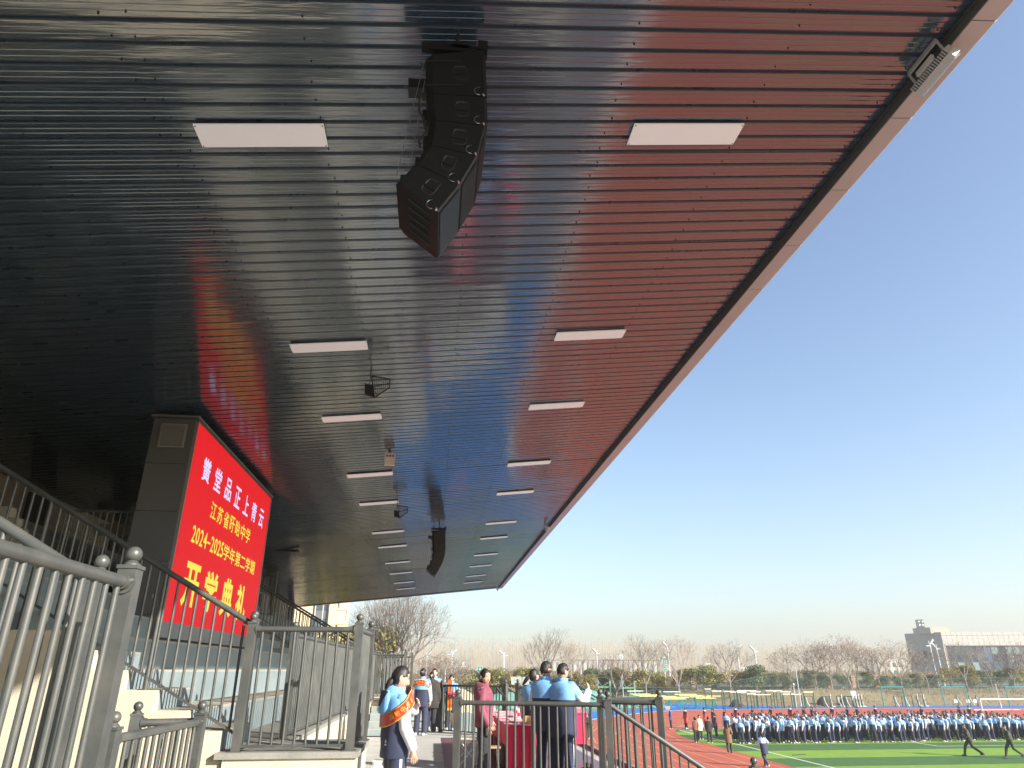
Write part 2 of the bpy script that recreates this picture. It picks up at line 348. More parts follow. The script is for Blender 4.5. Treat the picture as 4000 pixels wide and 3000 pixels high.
# ------------------------------------------------ line array speakers
def array(v, du, dz, label, detail=True):
    t = thing('hanging_speaker', label, 'speaker', (du, v, dz))
    P = [((-.267,4.68),(.228,4.80)), ((-.241,4.262),(.253,4.278)), ((-.200,3.995),(.256,3.978)), ((-.218,3.745),(.195,3.672)), ((-.306,3.562),(.069,3.385)), ((-.425,3.385),(-.089,3.120))]
    w = 0.64
    for k in range(5):
        (b0, f0), (b1, f1) = P[k], P[k+1]
        b0, f0, b1, f1 = map(Vector, (b0, f0, b1, f1))
        e = 0.006
        c = (b0+f0+b1+f1)/4
        q = [c + (p-c)*(1-0.02) for p in (b0, f0, f1, b1)]
        # cabinet with slightly tapering back
        mb = MB()
        def V3(p, y): return (p.x, y, p.y)
        mid = [q[0]+(q[1]-q[0])*0.12, q[1]+(q[0]-q[1])*0.03, q[2]+(q[3]-q[2])*0.03, q[3]+(q[2]-q[3])*0.12]
        secs = [([q[0], q[3]], 0.05), ([mid[0], mid[3]], 0.0), ([mid[1], mid[2]], 0.0), ([q[1], q[2]], 0.012)]
        vs = []
        for (pt, pb), ins in secs:
            vs += [V3(pt, ins), V3(pb, ins), V3(pb, w-ins), V3(pt, w-ins)]
        fs = [(0,1,2,3)] + [(4*i+a, 4*(i+1)+a, 4*(i+1)+(a+1) % 4, 4*i+(a+1) % 4) for i in range(3) for a in range(4)] + [(15,14,13,12)]
        mb.add(vs, fs)
        cab = mb.build('cabinet', M['black'], t)
        cab_ch = cab
        # grille on the front
        g = MB(); d = (q[2]-q[1]); nrm = Vector((-(d.y), d.x)).normalized()
        if nrm.x < 0: nrm = -nrm
        g0, g1 = q[1]+d*0.05+nrm*0.004, q[2]-d*0.05+nrm*0.004
        nb = 26
        g.add([V3(g0,.03),V3(g1,.03),V3(g1,w-.03),V3(g0,w-.03)], [(0,1,2,3)])
        if detail:
            for i in range(nb):
                a = .035 + (w-.07)*i/nb
                p0, p1 = g0+nrm*0.005, g1+nrm*0.005
                g.add([V3(p0,a),V3(p1,a),V3(p1,a+.012),V3(p0,a+.012)], [(0,1,2,3)])
        g.build('grille', M['grille'], cab)
        # handle recess on the near side: rim and deep pocket
        cc = q[0]*0.42*0.5+q[1]*0.58*0.5+q[3]*0.42*0.5+q[2]*0.58*0.5
        ax = ((q[1]+q[2])-(q[0]+q[3])).normalized(); az_ = Vector((-ax.y, ax.x))
        hh = (q[0]-q[3]).length
        def rr_(c_, a, b, y, n_=16):
            o = []
            for i in range(n_):
                tt = 2*pi*i/n_ + pi/n_
                x = abs(cos(tt))**0.45*math.copysign(a, cos(tt)); z = abs(sin(tt))**0.45*math.copysign(b, sin(tt))
                p = c_ + ax*x + az_*z; o.append((p.x, y, p.y))
            return o
        h = MB(); A = min(.055, hh*.24); B = min(.075, hh*.33)
        r0 = rr_(cc, A+.008, B+.008, -.003); r1 = rr_(cc, A, B, -.006); r2 = rr_(cc, A*.85, B*.85, -.001)
        h.add(r0+r1+r2, [(i,(i+1)%16,16+(i+1)%16,16+i) for i in range(16)]+[(16+i,16+(i+1)%16,32+(i+1)%16,32+i) for i in range(16)]+[tuple(range(32,48))])
        h.obox((cc.x - az_.x*B*.15, -.006, cc.y - az_.y*B*.15), (ax.x*A,0,ax.y*A), (0,.004,0), (az_.x*.010,0,az_.y*.010))
        h.build('handle', M['grille'] if detail else M['black'], cab, smooth=False)
        # pin at the front lower corner
        p = q[2] + (q[3]-q[2])*0.05
        s = MB(); s.tube((p.x,-.002,p.y),(p.x,-.02,p.y),.011,n=8); s.tube((p.x,-.02,p.y),(p.x,-.026,p.y),.006,n=8)
        lp = [(p.x-.03-.045*sin(a*pi/6), -.012, p.y+.04+.04*cos(a*pi/6)) for a in range(7)]
        if detail: s.path(lp, .0022, n=5)
        s.build('locking_pin', M['chrome'], cab)
        if k == 0 or k == 4:
            s = MB()
            if k == 0:
                for zz in (.18, .82):
                    a = q[0]*(1-zz)+q[3]*zz; b = a + ax*.30
                    s.tube((a.x,-.004,a.y),(b.x,-.004,b.y),.007,n=6)
            else:
                # ribs on the bottom face
                for i in range(5):
                    yy = .12 + i*.1
                    a = q[3] + (q[2]-q[3])*.3; b = q[3] + (q[2]-q[3])*.78
                    n2 = Vector((-ax.y, ax.x)); n2 = -n2 if n2.y > 0 else n2
                    s.tube((a.x+n2.x*.004, yy, a.y+n2.y*.004),(b.x+n2.x*.004, yy, b.y+n2.y*.004),.011,n=6)
            s.build('moulded_ribs', M['grille'], cab)
        # rear connectors
        s = MB(); a = (q[0]+q[3])/2
        s.box(a.x-.035, a.x+.004, .1, .17, a.y-.05, a.y+.05); s.build('rear_plate', M['black'], cab)
        s = MB(); s.box(a.x-.03, a.x+.004, .42, .5, a.y-.045, a.y+.03); s.build('rear_plate', M['black'], cab)
    top = 4.80
    s = MB(); s.box(-.30,.25,.03,.08,4.79,4.86); s.box(-.30,.25,.56,.61,4.79,4.86); s.box(-.05,.10,.03,.61,4.83,4.88); s.box(.17,.25,.0,.12,4.80,4.90)
    s.build('top_frame', M['black'], t)
    s = MB(); s.box(-.40,-.24,.18,.30,4.50,4.60); s.build('rear_motor', M['black'], t)
    s = MB(); s.tube((0,.05,4.86),(0,.05,5.06),.012,n=6); s.tube((0,.59,4.86),(0,.59,5.06),.012,n=6); s.tube((-.2,.3,4.86),(-.2,.3,5.03),.012,n=6); s.build('hanger', M['dark'], t)
    s = MB(); s.tube((-.27,.02,4.62),(-.42,.02,3.43),.0025,n=4); s.tube((-.26,.10,4.50),(-.33,.10,3.60),.004,n=4); s.build('pull_back_cable', M['steel'], t)
    s = MB()
    pts = [(-.25,.05,4.33),(-.29,.05,4.25),(-.285,.05,4.12),(-.24,.05,4.03),(-.22,.05,3.92),(-.27,.05,3.82),(-.26,.05,3.76)]
    s.path(pts, .008, n=6); s.build('signal_cable', M['dark'], t)
    return t
array(4.2, 0, 0, 'large black line array speaker of five curved cabinets hanging near the camera')
array(25.5, 0.07, -0.02, 'distant black line array speaker hanging from the far part of the canopy', detail=False)

# paddle antennas, camera box, floodlights, vent
def antenna(u, v, label):
    t = thing('paddle_antenna', label, 'antenna', (u, v, cz(u)), group='antennas under the canopy')
    s = MB(); s.tube((0,0,0),(0,0,-.20),.010,n=6); s.tube((0,0,-.2),(0,0,-.42),.008,n=6); s.build('hanger', M['dark'], t)
    s = MB(); y = 0
    # trapezoid frame, wide at the left, narrow at right, seen side-on
    A, B, Cc, D_ = Vector((0.02,y,-.20)), Vector((.34,y,-.24)), Vector((.34,y,-.40)), Vector((.10,y,-.60))
    for a, b in ((A,B),(B,Cc),(Cc,D_),(D_,A)): s.tube(a, b, .012, n=6)
    for i in range(1, 8):
        f = i/8; s.tube(A+(B-A)*f, D_+(Cc-D_)*f, .006, n=5)
    m0 = (A+D_)/2; m1 = (B+Cc)/2; s.tube(m0, m1, .009, n=5)
    s.build('frame', M['black'], t)
    s = MB(); s.obox((-.0,y,-.47),(.075,0,-.02),(0,.03,0),(-.01,0,.10)); s.build('amplifier_box', M['black'], t)
    return t
antenna(-1.27, 11.1, 'black paddle antenna below the second ceiling light of the left row')
antenna(-1.28, 21.3, 'smaller looking black paddle antenna at the fifth ceiling light of the left row')
t = thing('sensor_box', 'small white box with black eyes under the canopy', 'security camera', (-1.23,16.2,cz(-1.23)))
s = MB(); s.box(-.11,.13,-.05,.05,-.36,-.10); s.build('housing', M['white'], t)
s = MB(); s.box(-.11,.13,-.055,.055,-.10,-.06); s.build('lid', M['white'], t)
for x in (-.05,0.02,.09):
    s = MB(); s.tube((x,-.05,-.14),(x,-.062,-.14),.022,n=10); s.build('lens', M['dark'], t)
s = MB(); s.tube((0,0,0),(0,0,-.08),.03,n=8); s.build('mount', M['dark'], t)
t = thing('ceiling_vent', 'small dark rectangular vent box on the soffit right of the red screen', 'vent', (-5.93,28.6,cz(-5.93)))
s = MB(); s.box(-.45,.45,-.12,.12,-.07,0); s.build('body', M['dark'], t)
s = MB()
for i in range(4): s.box(-.42,.42,-.09+i*.05,-.075+i*.05,-.08,-.07)
s.build('slats', M['lip'], t)

def floodlight(u, v, label):
    t = thing('floodlight', label, 'floodlight', (u, v, cz(u)), group='floodlights along the canopy edge'); t.scale = (.74,)*3
    s = MB()
    # U-bracket
    s.obox((0,0,-.05),(.012,0,0),(0,.27,0),(0,0,.03)); s.build('bracket_bar', M['flood'], t)
    for y in (-.27,.27):
        s = MB(); s.tube((0,y,-.05),(.07,y*1.0+.0,-.22),.018,n=6); s.build('bracket_arm', M['flood'], t)
    s = MB()
    s.obox((.14,0,-.30),(.035,0,-.03),(0,.34,0),(.05,0,.06)); s.build('housing', M['flood'], t)
    s = MB()
    for i in range(18):
        y = -.32 + i*.0376
        s.obox((.085,y,-.245),(.03,0,-.03),(0,.006,0),(.045,0,.045))
    tag(s.build('cooling_fins', M['flood'], t), kind='stuff')
    s = MB(); s.obox((.185,0,-.345),(.006,0,-.006),(0,.31,0),(.05,0,.05)); s.build('lens_glass', M['chrome'], t)
    s = MB(); s.obox((.03,.02,-.17),(.02,0,0),(0,.15,0),(0,0,.035)); s.build('driver_box', M['white'], t)
    return t
floodlight(4.47, 4.42, 'grey finned floodlight fixed at the canopy edge, top right of the photo')
floodlight(4.36, 27.6, 'small distant floodlight halfway along the canopy edge')
floodlight(4.36, 50.4, 'tiny floodlight at the far corner of the canopy edge')

# ------------------------------------------------ railings
_bal = {}
def bal_mesh(h, r):
    k = (round(h, 3), r)
    if k not in _bal:
        mb = MB(); mb.tube((0,0,0),(0,0,h), r, n=10, cap=False); _bal[k] = mb.mesh('baluster', M['rail'], smooth=True)
    return _bal[k]
_post = {}
def post_meshes(h, w):
    k = (round(h, 3), w)
    if k not in _post:
        a = MB(); a.box(-w/2,w/2,-w/2,w/2,0,h); a.box(-w/2-.006,w/2+.006,-w/2-.006,w/2+.006,h-.012,h+.006); a.box(-w*.8,w*.8,-w*.8,w*.8,0,.008)
        pm = a.mesh('post', M['post'])
        b = MB(); b.lathe([(.001,.006),(.040,.006),(.040,.014),(.030,.022),(.024,.030)], (0,0,h), 16)
        b.lathe([(max(.001, .040*sin(pi*i/10)), h+.062-.040*cos(pi*i/10)) for i in range(11)], (0,0,0), 18)
        _post[k] = (pm, b.mesh('finial', M['rail'], smooth=True))
    return _post[k]
def flange(parent, p, d, r=.055):
    "round plate that holds the handrail on the post, with screws"
    d = Vector(d).normalized(); p = Vector(p)
    mb = MB(); mb.tube(p, p+d*.012, r, n=18); mb.tube(p+d*.012, p+d*.045, .038, n=16)
    o = mb.build('flange', M['rail'], parent, smooth=True)
    a = d.orthogonal().normalized(); b = d.cross(a)
    mb = MB()
    for k in range(3):
        t = 2*pi*k/3 + .5; q = p + (a*cos(t)+b*sin(t))*r*.78
        mb.tube(q+d*.010, q+d*.019, .008, n=6)
    mb.build('screws', M['steel'], o)
def railing(label, p0, p1, posts=(0,1), h=RH, group=None, ph=None, pitch=.112, r=.0145, rr=.031, pw=.088, bottom=.05, step_posts=(), det=True, rails=True):
    p0 = Vector(p0); p1 = Vector(p1)
    t = thing('railing', label, 'railing', p0, group=group)
    D = p1 - p0; hd = Vector((D.x, D.y, 0)); n = max(1, int(hd.length/pitch)); dn = D.normalized()
    ang = atan2(hd.y, hd.x)
    sl = abs(D.z) > .05
    up = Vector((0,0,h))
    e = pw/2 if not sl else 0
    mb = MB(); mb.tube(up + dn*e*(0 in posts), D + up - dn*e*(1 in posts), rr, n=18); mb.build('handrail', M['rail'], t, smooth=True)
    mb = MB(); zb = Vector((0,0,bottom)); side = Vector((-hd.y, hd.x, 0)).normalized()
    mb.obox((D/2)+zb, D/2, side*.020, Vector((0,0,.014))); mb.build('bottom_rail', M['rail'], t)
    ph = ph or h + .06
    for f in posts:
        pm, fm = post_meshes(ph, pw)
        o = link('post', pm, t, D*f, (0,0,ang)); link('finial', fm, o)
        if det and not sl:
            for s_, ok in ((1, f < .99), (-1, f > .01)):
                if ok: flange(t, D*f + up + dn*s_*(pw/2), dn*s_)
    bm_ = bal_mesh(h - bottom - rr*.6, r)
    for k in range(1, n):
        f = k/n
        if any(abs(f - q)*hd.length < .06 for q in posts) : continue
        link('baluster', bm_, t, D*f + zb)
    for f in step_posts:
        mb = MB(); mb.tube((0,0,-.22),(0,0,h-.01), .024, n=12); mb.tube((0,0,-.22),(0,0,-.205), .05, n=14)
        o = mb.build('stanchion', M['rail'], t, smooth=True); o.location = D*f
    return t

SLP = 0.555   # slope of the stand steps
def G(y, label, u0=-2.02, zr=-0.80, length=7.0, group=None):
    return railing(label, (u0, y, zr+.02), (u0-length, y, zr+.02+length*SLP), posts=(0,), h=RH+.02, bottom=.12, group=group, step_posts=[(1.05+1.44*k)/length for k in range(4)])
gp = 'dark grey tube railings of the grandstand'
railing('level grey railing on the cream landing in front of the red screen', (-2.02,8.40,LAND), (-.84,8.40,LAND), ph=RH+.07, group=gp)
railing('short railing running away along the right side of the cream landing', (-.84,8.52,LAND), (-.80,9.55,LAND), posts=(1,), group=gp)
G(8.46, 'long stair railing climbing from the cream landing to the upper left', group=gp)
railing('long railing with closely set bars along the front walkway of the seats', (-1.80,9.75,LAND), (-1.62,21.4,LAND), posts=(0,.22,.46,.73,1), group=gp)
railing('thick pale railing in the left foreground, seen from close by', (-1.535,3.74,LAND-.02), (-1.575,1.1,LAND-.02), posts=(0,), group=gp, ph=RH+.08)
G(4.18, 'stair railing half hidden behind the thick foreground railing', u0=-1.88, zr=-.82, length=6.5, group=gp)
railing('low foreground railing with pale round handrail at the bottom left', (-2.03,7.02,DECK), (-2.10,5.35,DECK), posts=(0,1), group=gp, ph=RH+.07)
railing('short low railing joining the bottom left railing at its far post', (-2.55,6.95,DECK), (-2.10,7.06,DECK), posts=(0,), group=gp, ph=RH+.07)
# right hand side round the podium
railing('level railing in front of the two boys and the woman in maroon', (.385,10.55,DECK+.005), (2.39,9.98,DECK-.01), posts=(0,1), group=gp, ph=RH+.07, step_posts=(.512,))
railing('stair railing running down to the right from the podium railing', (2.39,9.98,DECK), (4.3,9.75,DECK-1.22), posts=(), group=gp, bottom=.12)
railing('short railing on the podium corner behind the downward stair railing', (2.43,10.62,DECK), (3.20,10.28,DECK), posts=(0,1), group=gp, ph=RH+.07)
railing('second short railing just behind the podium corner railing', (2.52,11.05,DECK), (3.36,10.95,DECK), posts=(), group=gp, ph=RH+.07)
railing('third short railing behind the podium corner railing', (2.60,11.5,DECK), (3.5,11.45,DECK), posts=(), group=gp, ph=RH+.07)
t = railing('lower stair railing with a ball topped newel below the podium railing', (2.20,8.05,DECK-.72), (3.3,8.0,DECK-1.35), posts=(0,), group=gp, bottom=.12, ph=RH+.07)
t = railing('ball topped newel post of the lower stairs beside the track', (3.72,8.55,DECK-.66), (4.9,8.5,DECK-1.30), posts=(0,), group=gp, bottom=.12)
# far edge of the podium
railing('railing at the far end of the podium behind the woman in maroon', (.33,22.03,DECK), (2.02,20.2,DECK), posts=(0,1), group=gp, ph=RH+.07, pw=.10)
railing('short railing at the far right corner of the podium', (2.26,19.4,DECK), (2.95,18.9,DECK), posts=(0,), group=gp, ph=RH+.1, pw=.10)
railing('stair railing going down behind the far end of the podium', (2.05,20.3,DECK), (3.6,20.2,DECK-.95), posts=(), group=gp)
# mirrored far landing
railing('level railing on the far landing beyond the walkway railing', (-1.85,23.3,LAND), (-.83,23.3,LAND), group=gp, ph=RH+.07, det=False)
railing('side railing of the far landing', (-.83,23.3,LAND), (-.80,22.3,LAND), posts=(1,), group=gp, det=False)
G(23.3, 'far stair railing climbing to the left beyond the red screen', u0=-1.95, length=7.2, group=gp)
G(26.9, 'second far stair railing climbing to the left just beyond the first', u0=-1.95, length=7.2, group=gp)
railing('level railing on the landing of the next seating block', (-1.85,26.9,LAND), (-.72,26.9,LAND), group=gp, det=False)
railing('walkway railing of the farthest seating block', (-1.8,27.9,LAND), (-1.7,42,LAND), posts=(0,.25,.5,.75,1), group=gp, pitch=.2, det=False)
railing('upper level railing left of the red screen housing', (-6.75,13.0,1.42), (-5.36,13.0,1.42), posts=(), group=gp, det=False, rr=.025)
railing('upper railing under the end of the canopy right of the red screen', (-7.4,23.8,1.6), (-5.2,23.8,1.6), posts=(0,1), group=gp, det=False)

# ------------------------------------------------ grandstand
gs = thing('grandstand', 'cream and blue grey concrete grandstand with stepped seating tiers', 'grandstand')
def tier(u0, u1, y0, y1, z0, z1):
    mb = MB(); mb.box(u0, u1, y0, y1, z0, z1-.03, 0); mb.box(u0, u1+.0, y0, y1, z1-.03, z1, 1)
    return mb.build('tier', [M['tier'], M['tread']], gs)
blocks = [(-6.0, 4.20, False, True), (8.52, 23.36, True, True), (26.85, 42.0, True, False)]
for (ya, yb, a0, a1) in blocks:
    sa = ya + (1.15 if a0 else 0); sb = yb - (1.15 if a1 else 0)
    for k in range(9):
        ur = -2.56 - .72*k; zt = -.40 + .40*k
        ul = ur - .72 if k < 8 else -9.70
        tier(ul, ur, sa, sb, -1.6, zt)
    for (s0, s1, on) in ((ya, sa, a0), (sb, yb, a1)):
        if not on: continue
        for k in range(18):
            ur = -2.20 - .36*k; zt = -.60 + .20*k
            ul = ur - .36 if k < 17 else -9.70
            mb = MB(); mb.box(ul, ur, s0+.001, s1-.001, -1.6, zt-.02, 0); mb.box(ul, ur, s0+.001, s1-.001, zt-.02, zt, 1)
            mb.build('aisle_step', [M['tier'], M['tread']], gs)
    # front walkway with cream face
    mb = MB(); mb.box(-2.56 if not a0 else -2.56, -1.70, sa, sb, DECK-.3, LAND-.05, 0); mb.box(-2.56, -1.67, sa, sb, LAND-.05, LAND, 1)
    mb.build('walkway', [M['cream'], M['cap']], gs)
def endwall(y0, y1):
    prof_ = [(-2.05, GR), (-2.05, LAND+.0)]
    prof_ = [(-2.12, GR), (-2.12, -.81), (-2.20, -.81)]
    for k in range(18):
        zk = min(-.60+.20*k-.004, .396)
        if zk >= .396 and k > 5: continue
        prof_ += [(-2.20-.36*k-.003, zk), (-2.20-.36*(k+1)-.003, zk)]
    prof_ += [(-9.70, prof_[-1][1]), (-9.70, GR)]
    mb = MB(); mb.prism(prof_, y0, y1); return mb.build('end_wall', M['cream'], gs)
endwall(8.36, 8.515); endwall(23.365, 23.52); endwall(26.69, 26.845); endwall(4.205, 4.36)
def landing(y0, y1):
    mb = MB(); mb.box(-2.12,-.765,y0,y1,GR,LAND-.06); mb.build('landing', M['cream'], gs)
    mb = MB(); mb.box(-2.20,-.735,y0-.03,y1+.03,LAND-.06,LAND); mb.build('landing_slab', M['cap'], gs)
landing(8.31, 9.70); landing(22.15, 23.40); landing(26.80, 28.0); landing(2.9, 4.33)
for (y0, s) in ((9.73, 1), (22.12, -1)):
    for k in range(5):
        a, b = (y0 + s*.30*k), (y0 + s*.30*(k+1))
        mb = MB(); mb.box(-1.66,-.80,min(a,b),max(a,b),-1.7,LAND-.17*(k+1)-.02,0); mb.box(-1.66,-.80,min(a,b),max(a,b),LAND-.17*(k+1)-.02,LAND-.17*(k+1),1)
        mb.build('step', [M['tier'], M['tread']], gs)
# sunlit stringer wall of the far steps and stand beyond the podium
mb = MB(); mb.prism([(.7,GR),(.7,-.62),(1.1,-.60),(4.2,-2.3),(4.2,GR)], 25.2, 25.5); mb.build('stair_wall', M['cream'], gs)
mb = MB(); mb.prism([(.75,GR),(.75,-1.35),(1.3,-1.30),(4.1,-2.9),(4.1,GR)], 25.02, 25.195); mb.build('stair_wall_base', M['tier'], gs)
# passage walls between the blocks
# deck and podium
mb = MB(); mb.box(-1.66,3.66,9.73,22.3,GR,DECK-.06,0); mb.box(-1.66,3.70,9.73,22.34,DECK-.06,DECK,1)
mb.build('podium', [M['cream'], M['deck']], gs)
mb = MB(); mb.box(-2.05,2.42,-6,9.72,GR,DECK-.06,0); mb.box(-2.05,2.42,-6,9.72,DECK-.06,DECK,1)
mb.build('near_deck', [M['cream'], M['deck']], gs)
mb = MB(); mb.box(-1.66,.6,22.36,34,GR,DECK-.06,0); mb.box(-1.66,.6,22.36,34,DECK-.06,DECK,1)
mb.build('far_walk', [M['cream'], M['deck']], gs)
mb = MB(); mb.box(3.60,3.68,10.7,22.3,DECK+.0,DECK+.07); mb.build('podium_kerb', M['cap'], gs)
for k in range(12):
    mb = MB(); mb.box(2.45+.31*k, 2.45+.31*(k+1), 8.2, 9.72, GR, DECK-.17*(k+1)); mb.build('side_step', M['cap'], gs)
# back wall in panels, beam and openings behind the upper seats
y = -6.0
while y < 51:
    for (z0, z1) in ((2.2, 3.38), (3.40, 4.02)):
        mb = MB(); mb.box(-9.82 - .004*R_.random(), -9.70, y+.006, y+1.79, z0, z1); mb.build('wall_panel', M['wall'], gs)
    y += 1.8
mb = MB(); mb.box(-10.1,-9.83,-6,51.5,-4.8,4.4); mb.build('back_wall', M['wall'], gs)
mb = MB(); mb.box(-9.5,-9.2,-6,51.5,2.6,2.85); mb.box(-9.69,-5.6,20.7,20.95,3.55,3.85); mb.build('cross_beam', M['tread'], gs)
for k in range(9):
    yy = 12.5 + 4.6*k
    mb = MB(); mb.box(-9.69,-9.64,yy,yy+1.1,2.82,3.9); o = mb.build('doorway', M['dark'], gs)
mb = MB()
for k, (x, w_, z) in enumerate(((-6.95,.16,2.40),(-6.77,.12,2.33),(-6.63,.10,2.27))):
    mb = MB(); mb.box(x, x+w_, 11.6, 11.8, 1.2, z-.10*k); mb.build('pale_pillar', M['tread'], gs)
for y in (14.0, 23.9, 33.8, 43.7):
    mb = MB(); mb.box(-9.6,-9.2,y-.2,y+.2,2.0,cz(-9.4)-.01); mb.build('column', M['wall'], gs)
# carpet on the podium
mb = MB(); mb.box(.32,3.3,9.9,20.1,DECK+.0005,DECK+.008); mb.box(.32,2.38,-3,9.9,DECK+.0005,DECK+.008); tag(mb.build('carpet', M['carpet']), 'dark brown glossy carpet laid on the podium floor', 'carpet')

# ------------------------------------------------ red LED screen
led = thing('led_screen', 'big red LED screen with white and yellow Chinese text in a dark housing', 'screen', (-4.58,12.75,.72))
LX = -4.58
def lb(name, x0, x1, y0, y1, z0, z1, m, parent=led, bev=0):
    mb = MB(); mb.box(x0-LX, x1-LX, y0-12.75, y1-12.75, z0-.72, z1-.72); return mb.build(name, m, parent)
lb('core', -5.36, -4.66, 12.80, 19.20, .45, 4.36, M['box'])
zz = .45
for z1 in (.86, 1.74, 2.62, 3.50, 4.38):
    lb('side_panel', -5.38, -4.63, 12.765, 12.80, zz+.006, z1-.006, M['box'])
    lb('side_panel', -5.38, -4.63, 19.20, 19.235, zz+.006, z1-.006, M['box']); zz = z1
lb('top_cap', -5.43, -4.56, 12.70, 19.29, 4.39, 4.425, M['boxtrim'])
lb('side_trim', -4.655, -4.575, 12.77, 12.805, .55, 4.33, M['boxtrim']); lb('side_trim', -4.655, -4.575, 19.13, 19.21, .45, 4.33, M['boxtrim'])
lb('top_trim', -4.655, -4.575, 12.77, 19.21, 4.335, 4.385, M['lip'])
lb('bottom_trim', -4.655, -4.565, 12.77, 19.21, .50, .76, M['boxtrim'])
M['ledred'] = mat('led_red', (0.045,0.006,0.006), 0.6, spec=.25, emit=(1.0,0.012,0.020), estr=0.345, col2=(0.05,0.008,0.008), scale=40)
M['ledwhite'] = mat('led_white', (0.2,0.2,0.2), 0.5, emit=(0.64,0.64,1.0), estr=.46)
M['ledyel'] = mat('led_yellow', (0.2,0.2,0.1), 0.5, emit=(1.0,0.88,0.05), estr=.36)
scr = lb('display', -4.655, -4.585, 12.806, 19.129, .76, 4.334, M['ledred'])
# module seams on the display
mb = MB()
for k in range(1, 20): mb.box(.0,.0012-.0, 12.806-12.75+.3328*k-.0012, 12.806-12.75+.3328*k+.0012, .76-.72, 4.33-.72)
for k in range(1, 22): mb.box(.0,.0012, .06, 6.375, .04+.1664*k-.001, .04+.1664*k+.001)
o = mb.build('module_seams', mat('seam', (0.08,0.01,0.01), 0.6, emit=(.75,.008,.014), estr=.33), scr, fix=False); o.location = (-.0055,0,0); tag(o, kind='stuff')
def glyph(ch, y0, y1, z0, z1, m, parent, x=-.0038, bold=.0, yz=True):
    cu = bpy.data.curves.new('character', 'FONT'); cu.body = ch; cu.size = 1; cu.offset = bold; cu.extrude = .002; cu.resolution_u = 3
    ob = bpy.data.objects.new('character', cu); C.collection.objects.link(ob)
    dg = bpy.context.evaluated_depsgraph_get(); me = bpy.data.meshes.new_from_object(ob.evaluated_get(dg), depsgraph=dg)
    bpy.data.objects.remove(ob)
    xs = [v.co.x for v in me.vertices]; ys_ = [v.co.y for v in me.vertices]
    if not xs: return None
    ax, bx, ay, by = min(xs), max(xs), min(ys_), max(ys_)
    for v in me.vertices:
        fx = (v.co.x-ax)/max(bx-ax, 1e-5); fz = (v.co.y-ay)/max(by-ay, 1e-5)
        v.co = (x + v.co.z*.6, y0+(y1-y0)*fx, z0+(z1-z0)*fz)
    me.materials.clear(); me.materials.append(m)
    return link('character', me, parent)
def line_of(text, y0, y1, z0, z1, m, wfrac, bold, narrow=None):
    # widths: digits half wide
    ws = [(.50 if c_ in '0123456789-' else 1.0) for c_ in text]; tot = sum(ws); y = y0
    span = y1-y0
    gap = (1-wfrac)
    unit = span/(tot - gap*ws[-1]) if tot else span
    for c_, w_ in zip(text, ws):
        cw = unit*w_*(wfrac if w_ == 1 else .84)
        za, zb = z0, z1
        if c_ == '-': za, zb = z0+(z1-z0)*.42, z0+(z1-z0)*.54
        if c_ == '二': za, zb = z0+(z1-z0)*.10, z0+(z1-z0)*.85
        if c_ in '0123456789': za = z0+(z1-z0)*.04
        glyph(c_, y-12.75, y+cw-12.75, za-.72, zb-.72, m, scr, bold=bold)
        y += unit*w_
line_of('黉堂品正上青云', 13.46, 18.62, 3.40, 3.87, M['ledwhite'], .60, .016)
line_of('江苏省盱眙中学', 14.33, 17.55, 2.83, 3.18, M['ledyel'], .80, .010)
line_of('2024-2025学年第二学期', 13.50, 18.42, 2.20, 2.53, M['ledyel'], .88, .012)
line_of('开学典礼', 13.50, 18.05, 1.07, 1.87, M['ledyel'], .72, .034)
# louvre on the housing side
lv = lb('louver', -5.22, -4.76, 12.745, 12.765, 3.80, 4.26, M['louver'])
lb('louver_back', -5.18, -4.80, 12.742, 12.7445, 3.84, 4.22, M['dark'], lv)
for k in range(10):
    mb = MB(); zc = 3.86+.038*k-.72
    mb.obox((-.41+0.0-.0, -.016, zc+.005), (.185,0,0), (0,.008,-.012), (0,.001,.002)); mb.build('slat', M['louver'], lv)
for a, b, c_, d in ((-5.22,-5.185,3.80,4.26),(-4.795,-4.76,3.80,4.26),(-5.185,-4.795,4.225,4.26),(-5.185,-4.795,3.80,3.835)):
    lb('louver_frame', a, b, 12.722, 12.744, c_, d, M['louver'], lv)
lb('handle', -4.80, -4.76, 12.735, 12.765, 1.12, 1.19, M['steel'])

# ------------------------------------------------ people
from mathutils import noise as N_
M['skin'] = mat('skin', (0.56,0.33,0.23), 0.55, 0, (0.60,0.36,0.25), 12, 3, world=False)
M['hair'] = mat('black_hair', (0.010,0.008,0.008), 0.52, 0, (0.022,0.017,0.015), 30, 3, bump=0.5, bscale=90, stretch=(1,1,.15), world=False, bdist=0.004)
M['feat'] = mat('dark_features', (0.03,0.018,0.015), 0.5)
M['lips'] = mat('lips', (0.42,0.13,0.12), 0.5)
def cloth(n, c, c2=None, r=0.8, s=5, b=0.35, bs=14): return mat(n, c, r, 0, c2 or tuple(x*1.2 for x in c), s, 5, bump=b, bscale=bs, world=False, bdist=0.012, sheen=0.15)
M['lblue'] = cloth('light_blue_cloth', (0.17,0.43,0.82), (0.21,0.48,0.86))
M['sblue'] = cloth('pale_blue_cloth', (0.27,0.48,0.76), (0.34,0.54,0.79))
M['navy'] = cloth('navy_cloth', (0.020,0.026,0.062), (0.028,0.034,0.075))
M['wcloth'] = cloth('white_cloth', (0.62,0.61,0.62), (0.68,0.67,0.68))
M['maroon'] = cloth('maroon_puffer', (0.20,0.040,0.070), (0.24,0.052,0.088), r=0.72)
M['bcoat'] = cloth('black_coat', (0.022,0.020,0.018), (0.030,0.028,0.026))
M['btrouser'] = cloth('black_trousers', (0.014,0.015,0.018), (0.02,0.021,0.024))
M['brown'] = cloth('brown_coat', (0.17,0.09,0.045), (0.22,0.12,0.06))
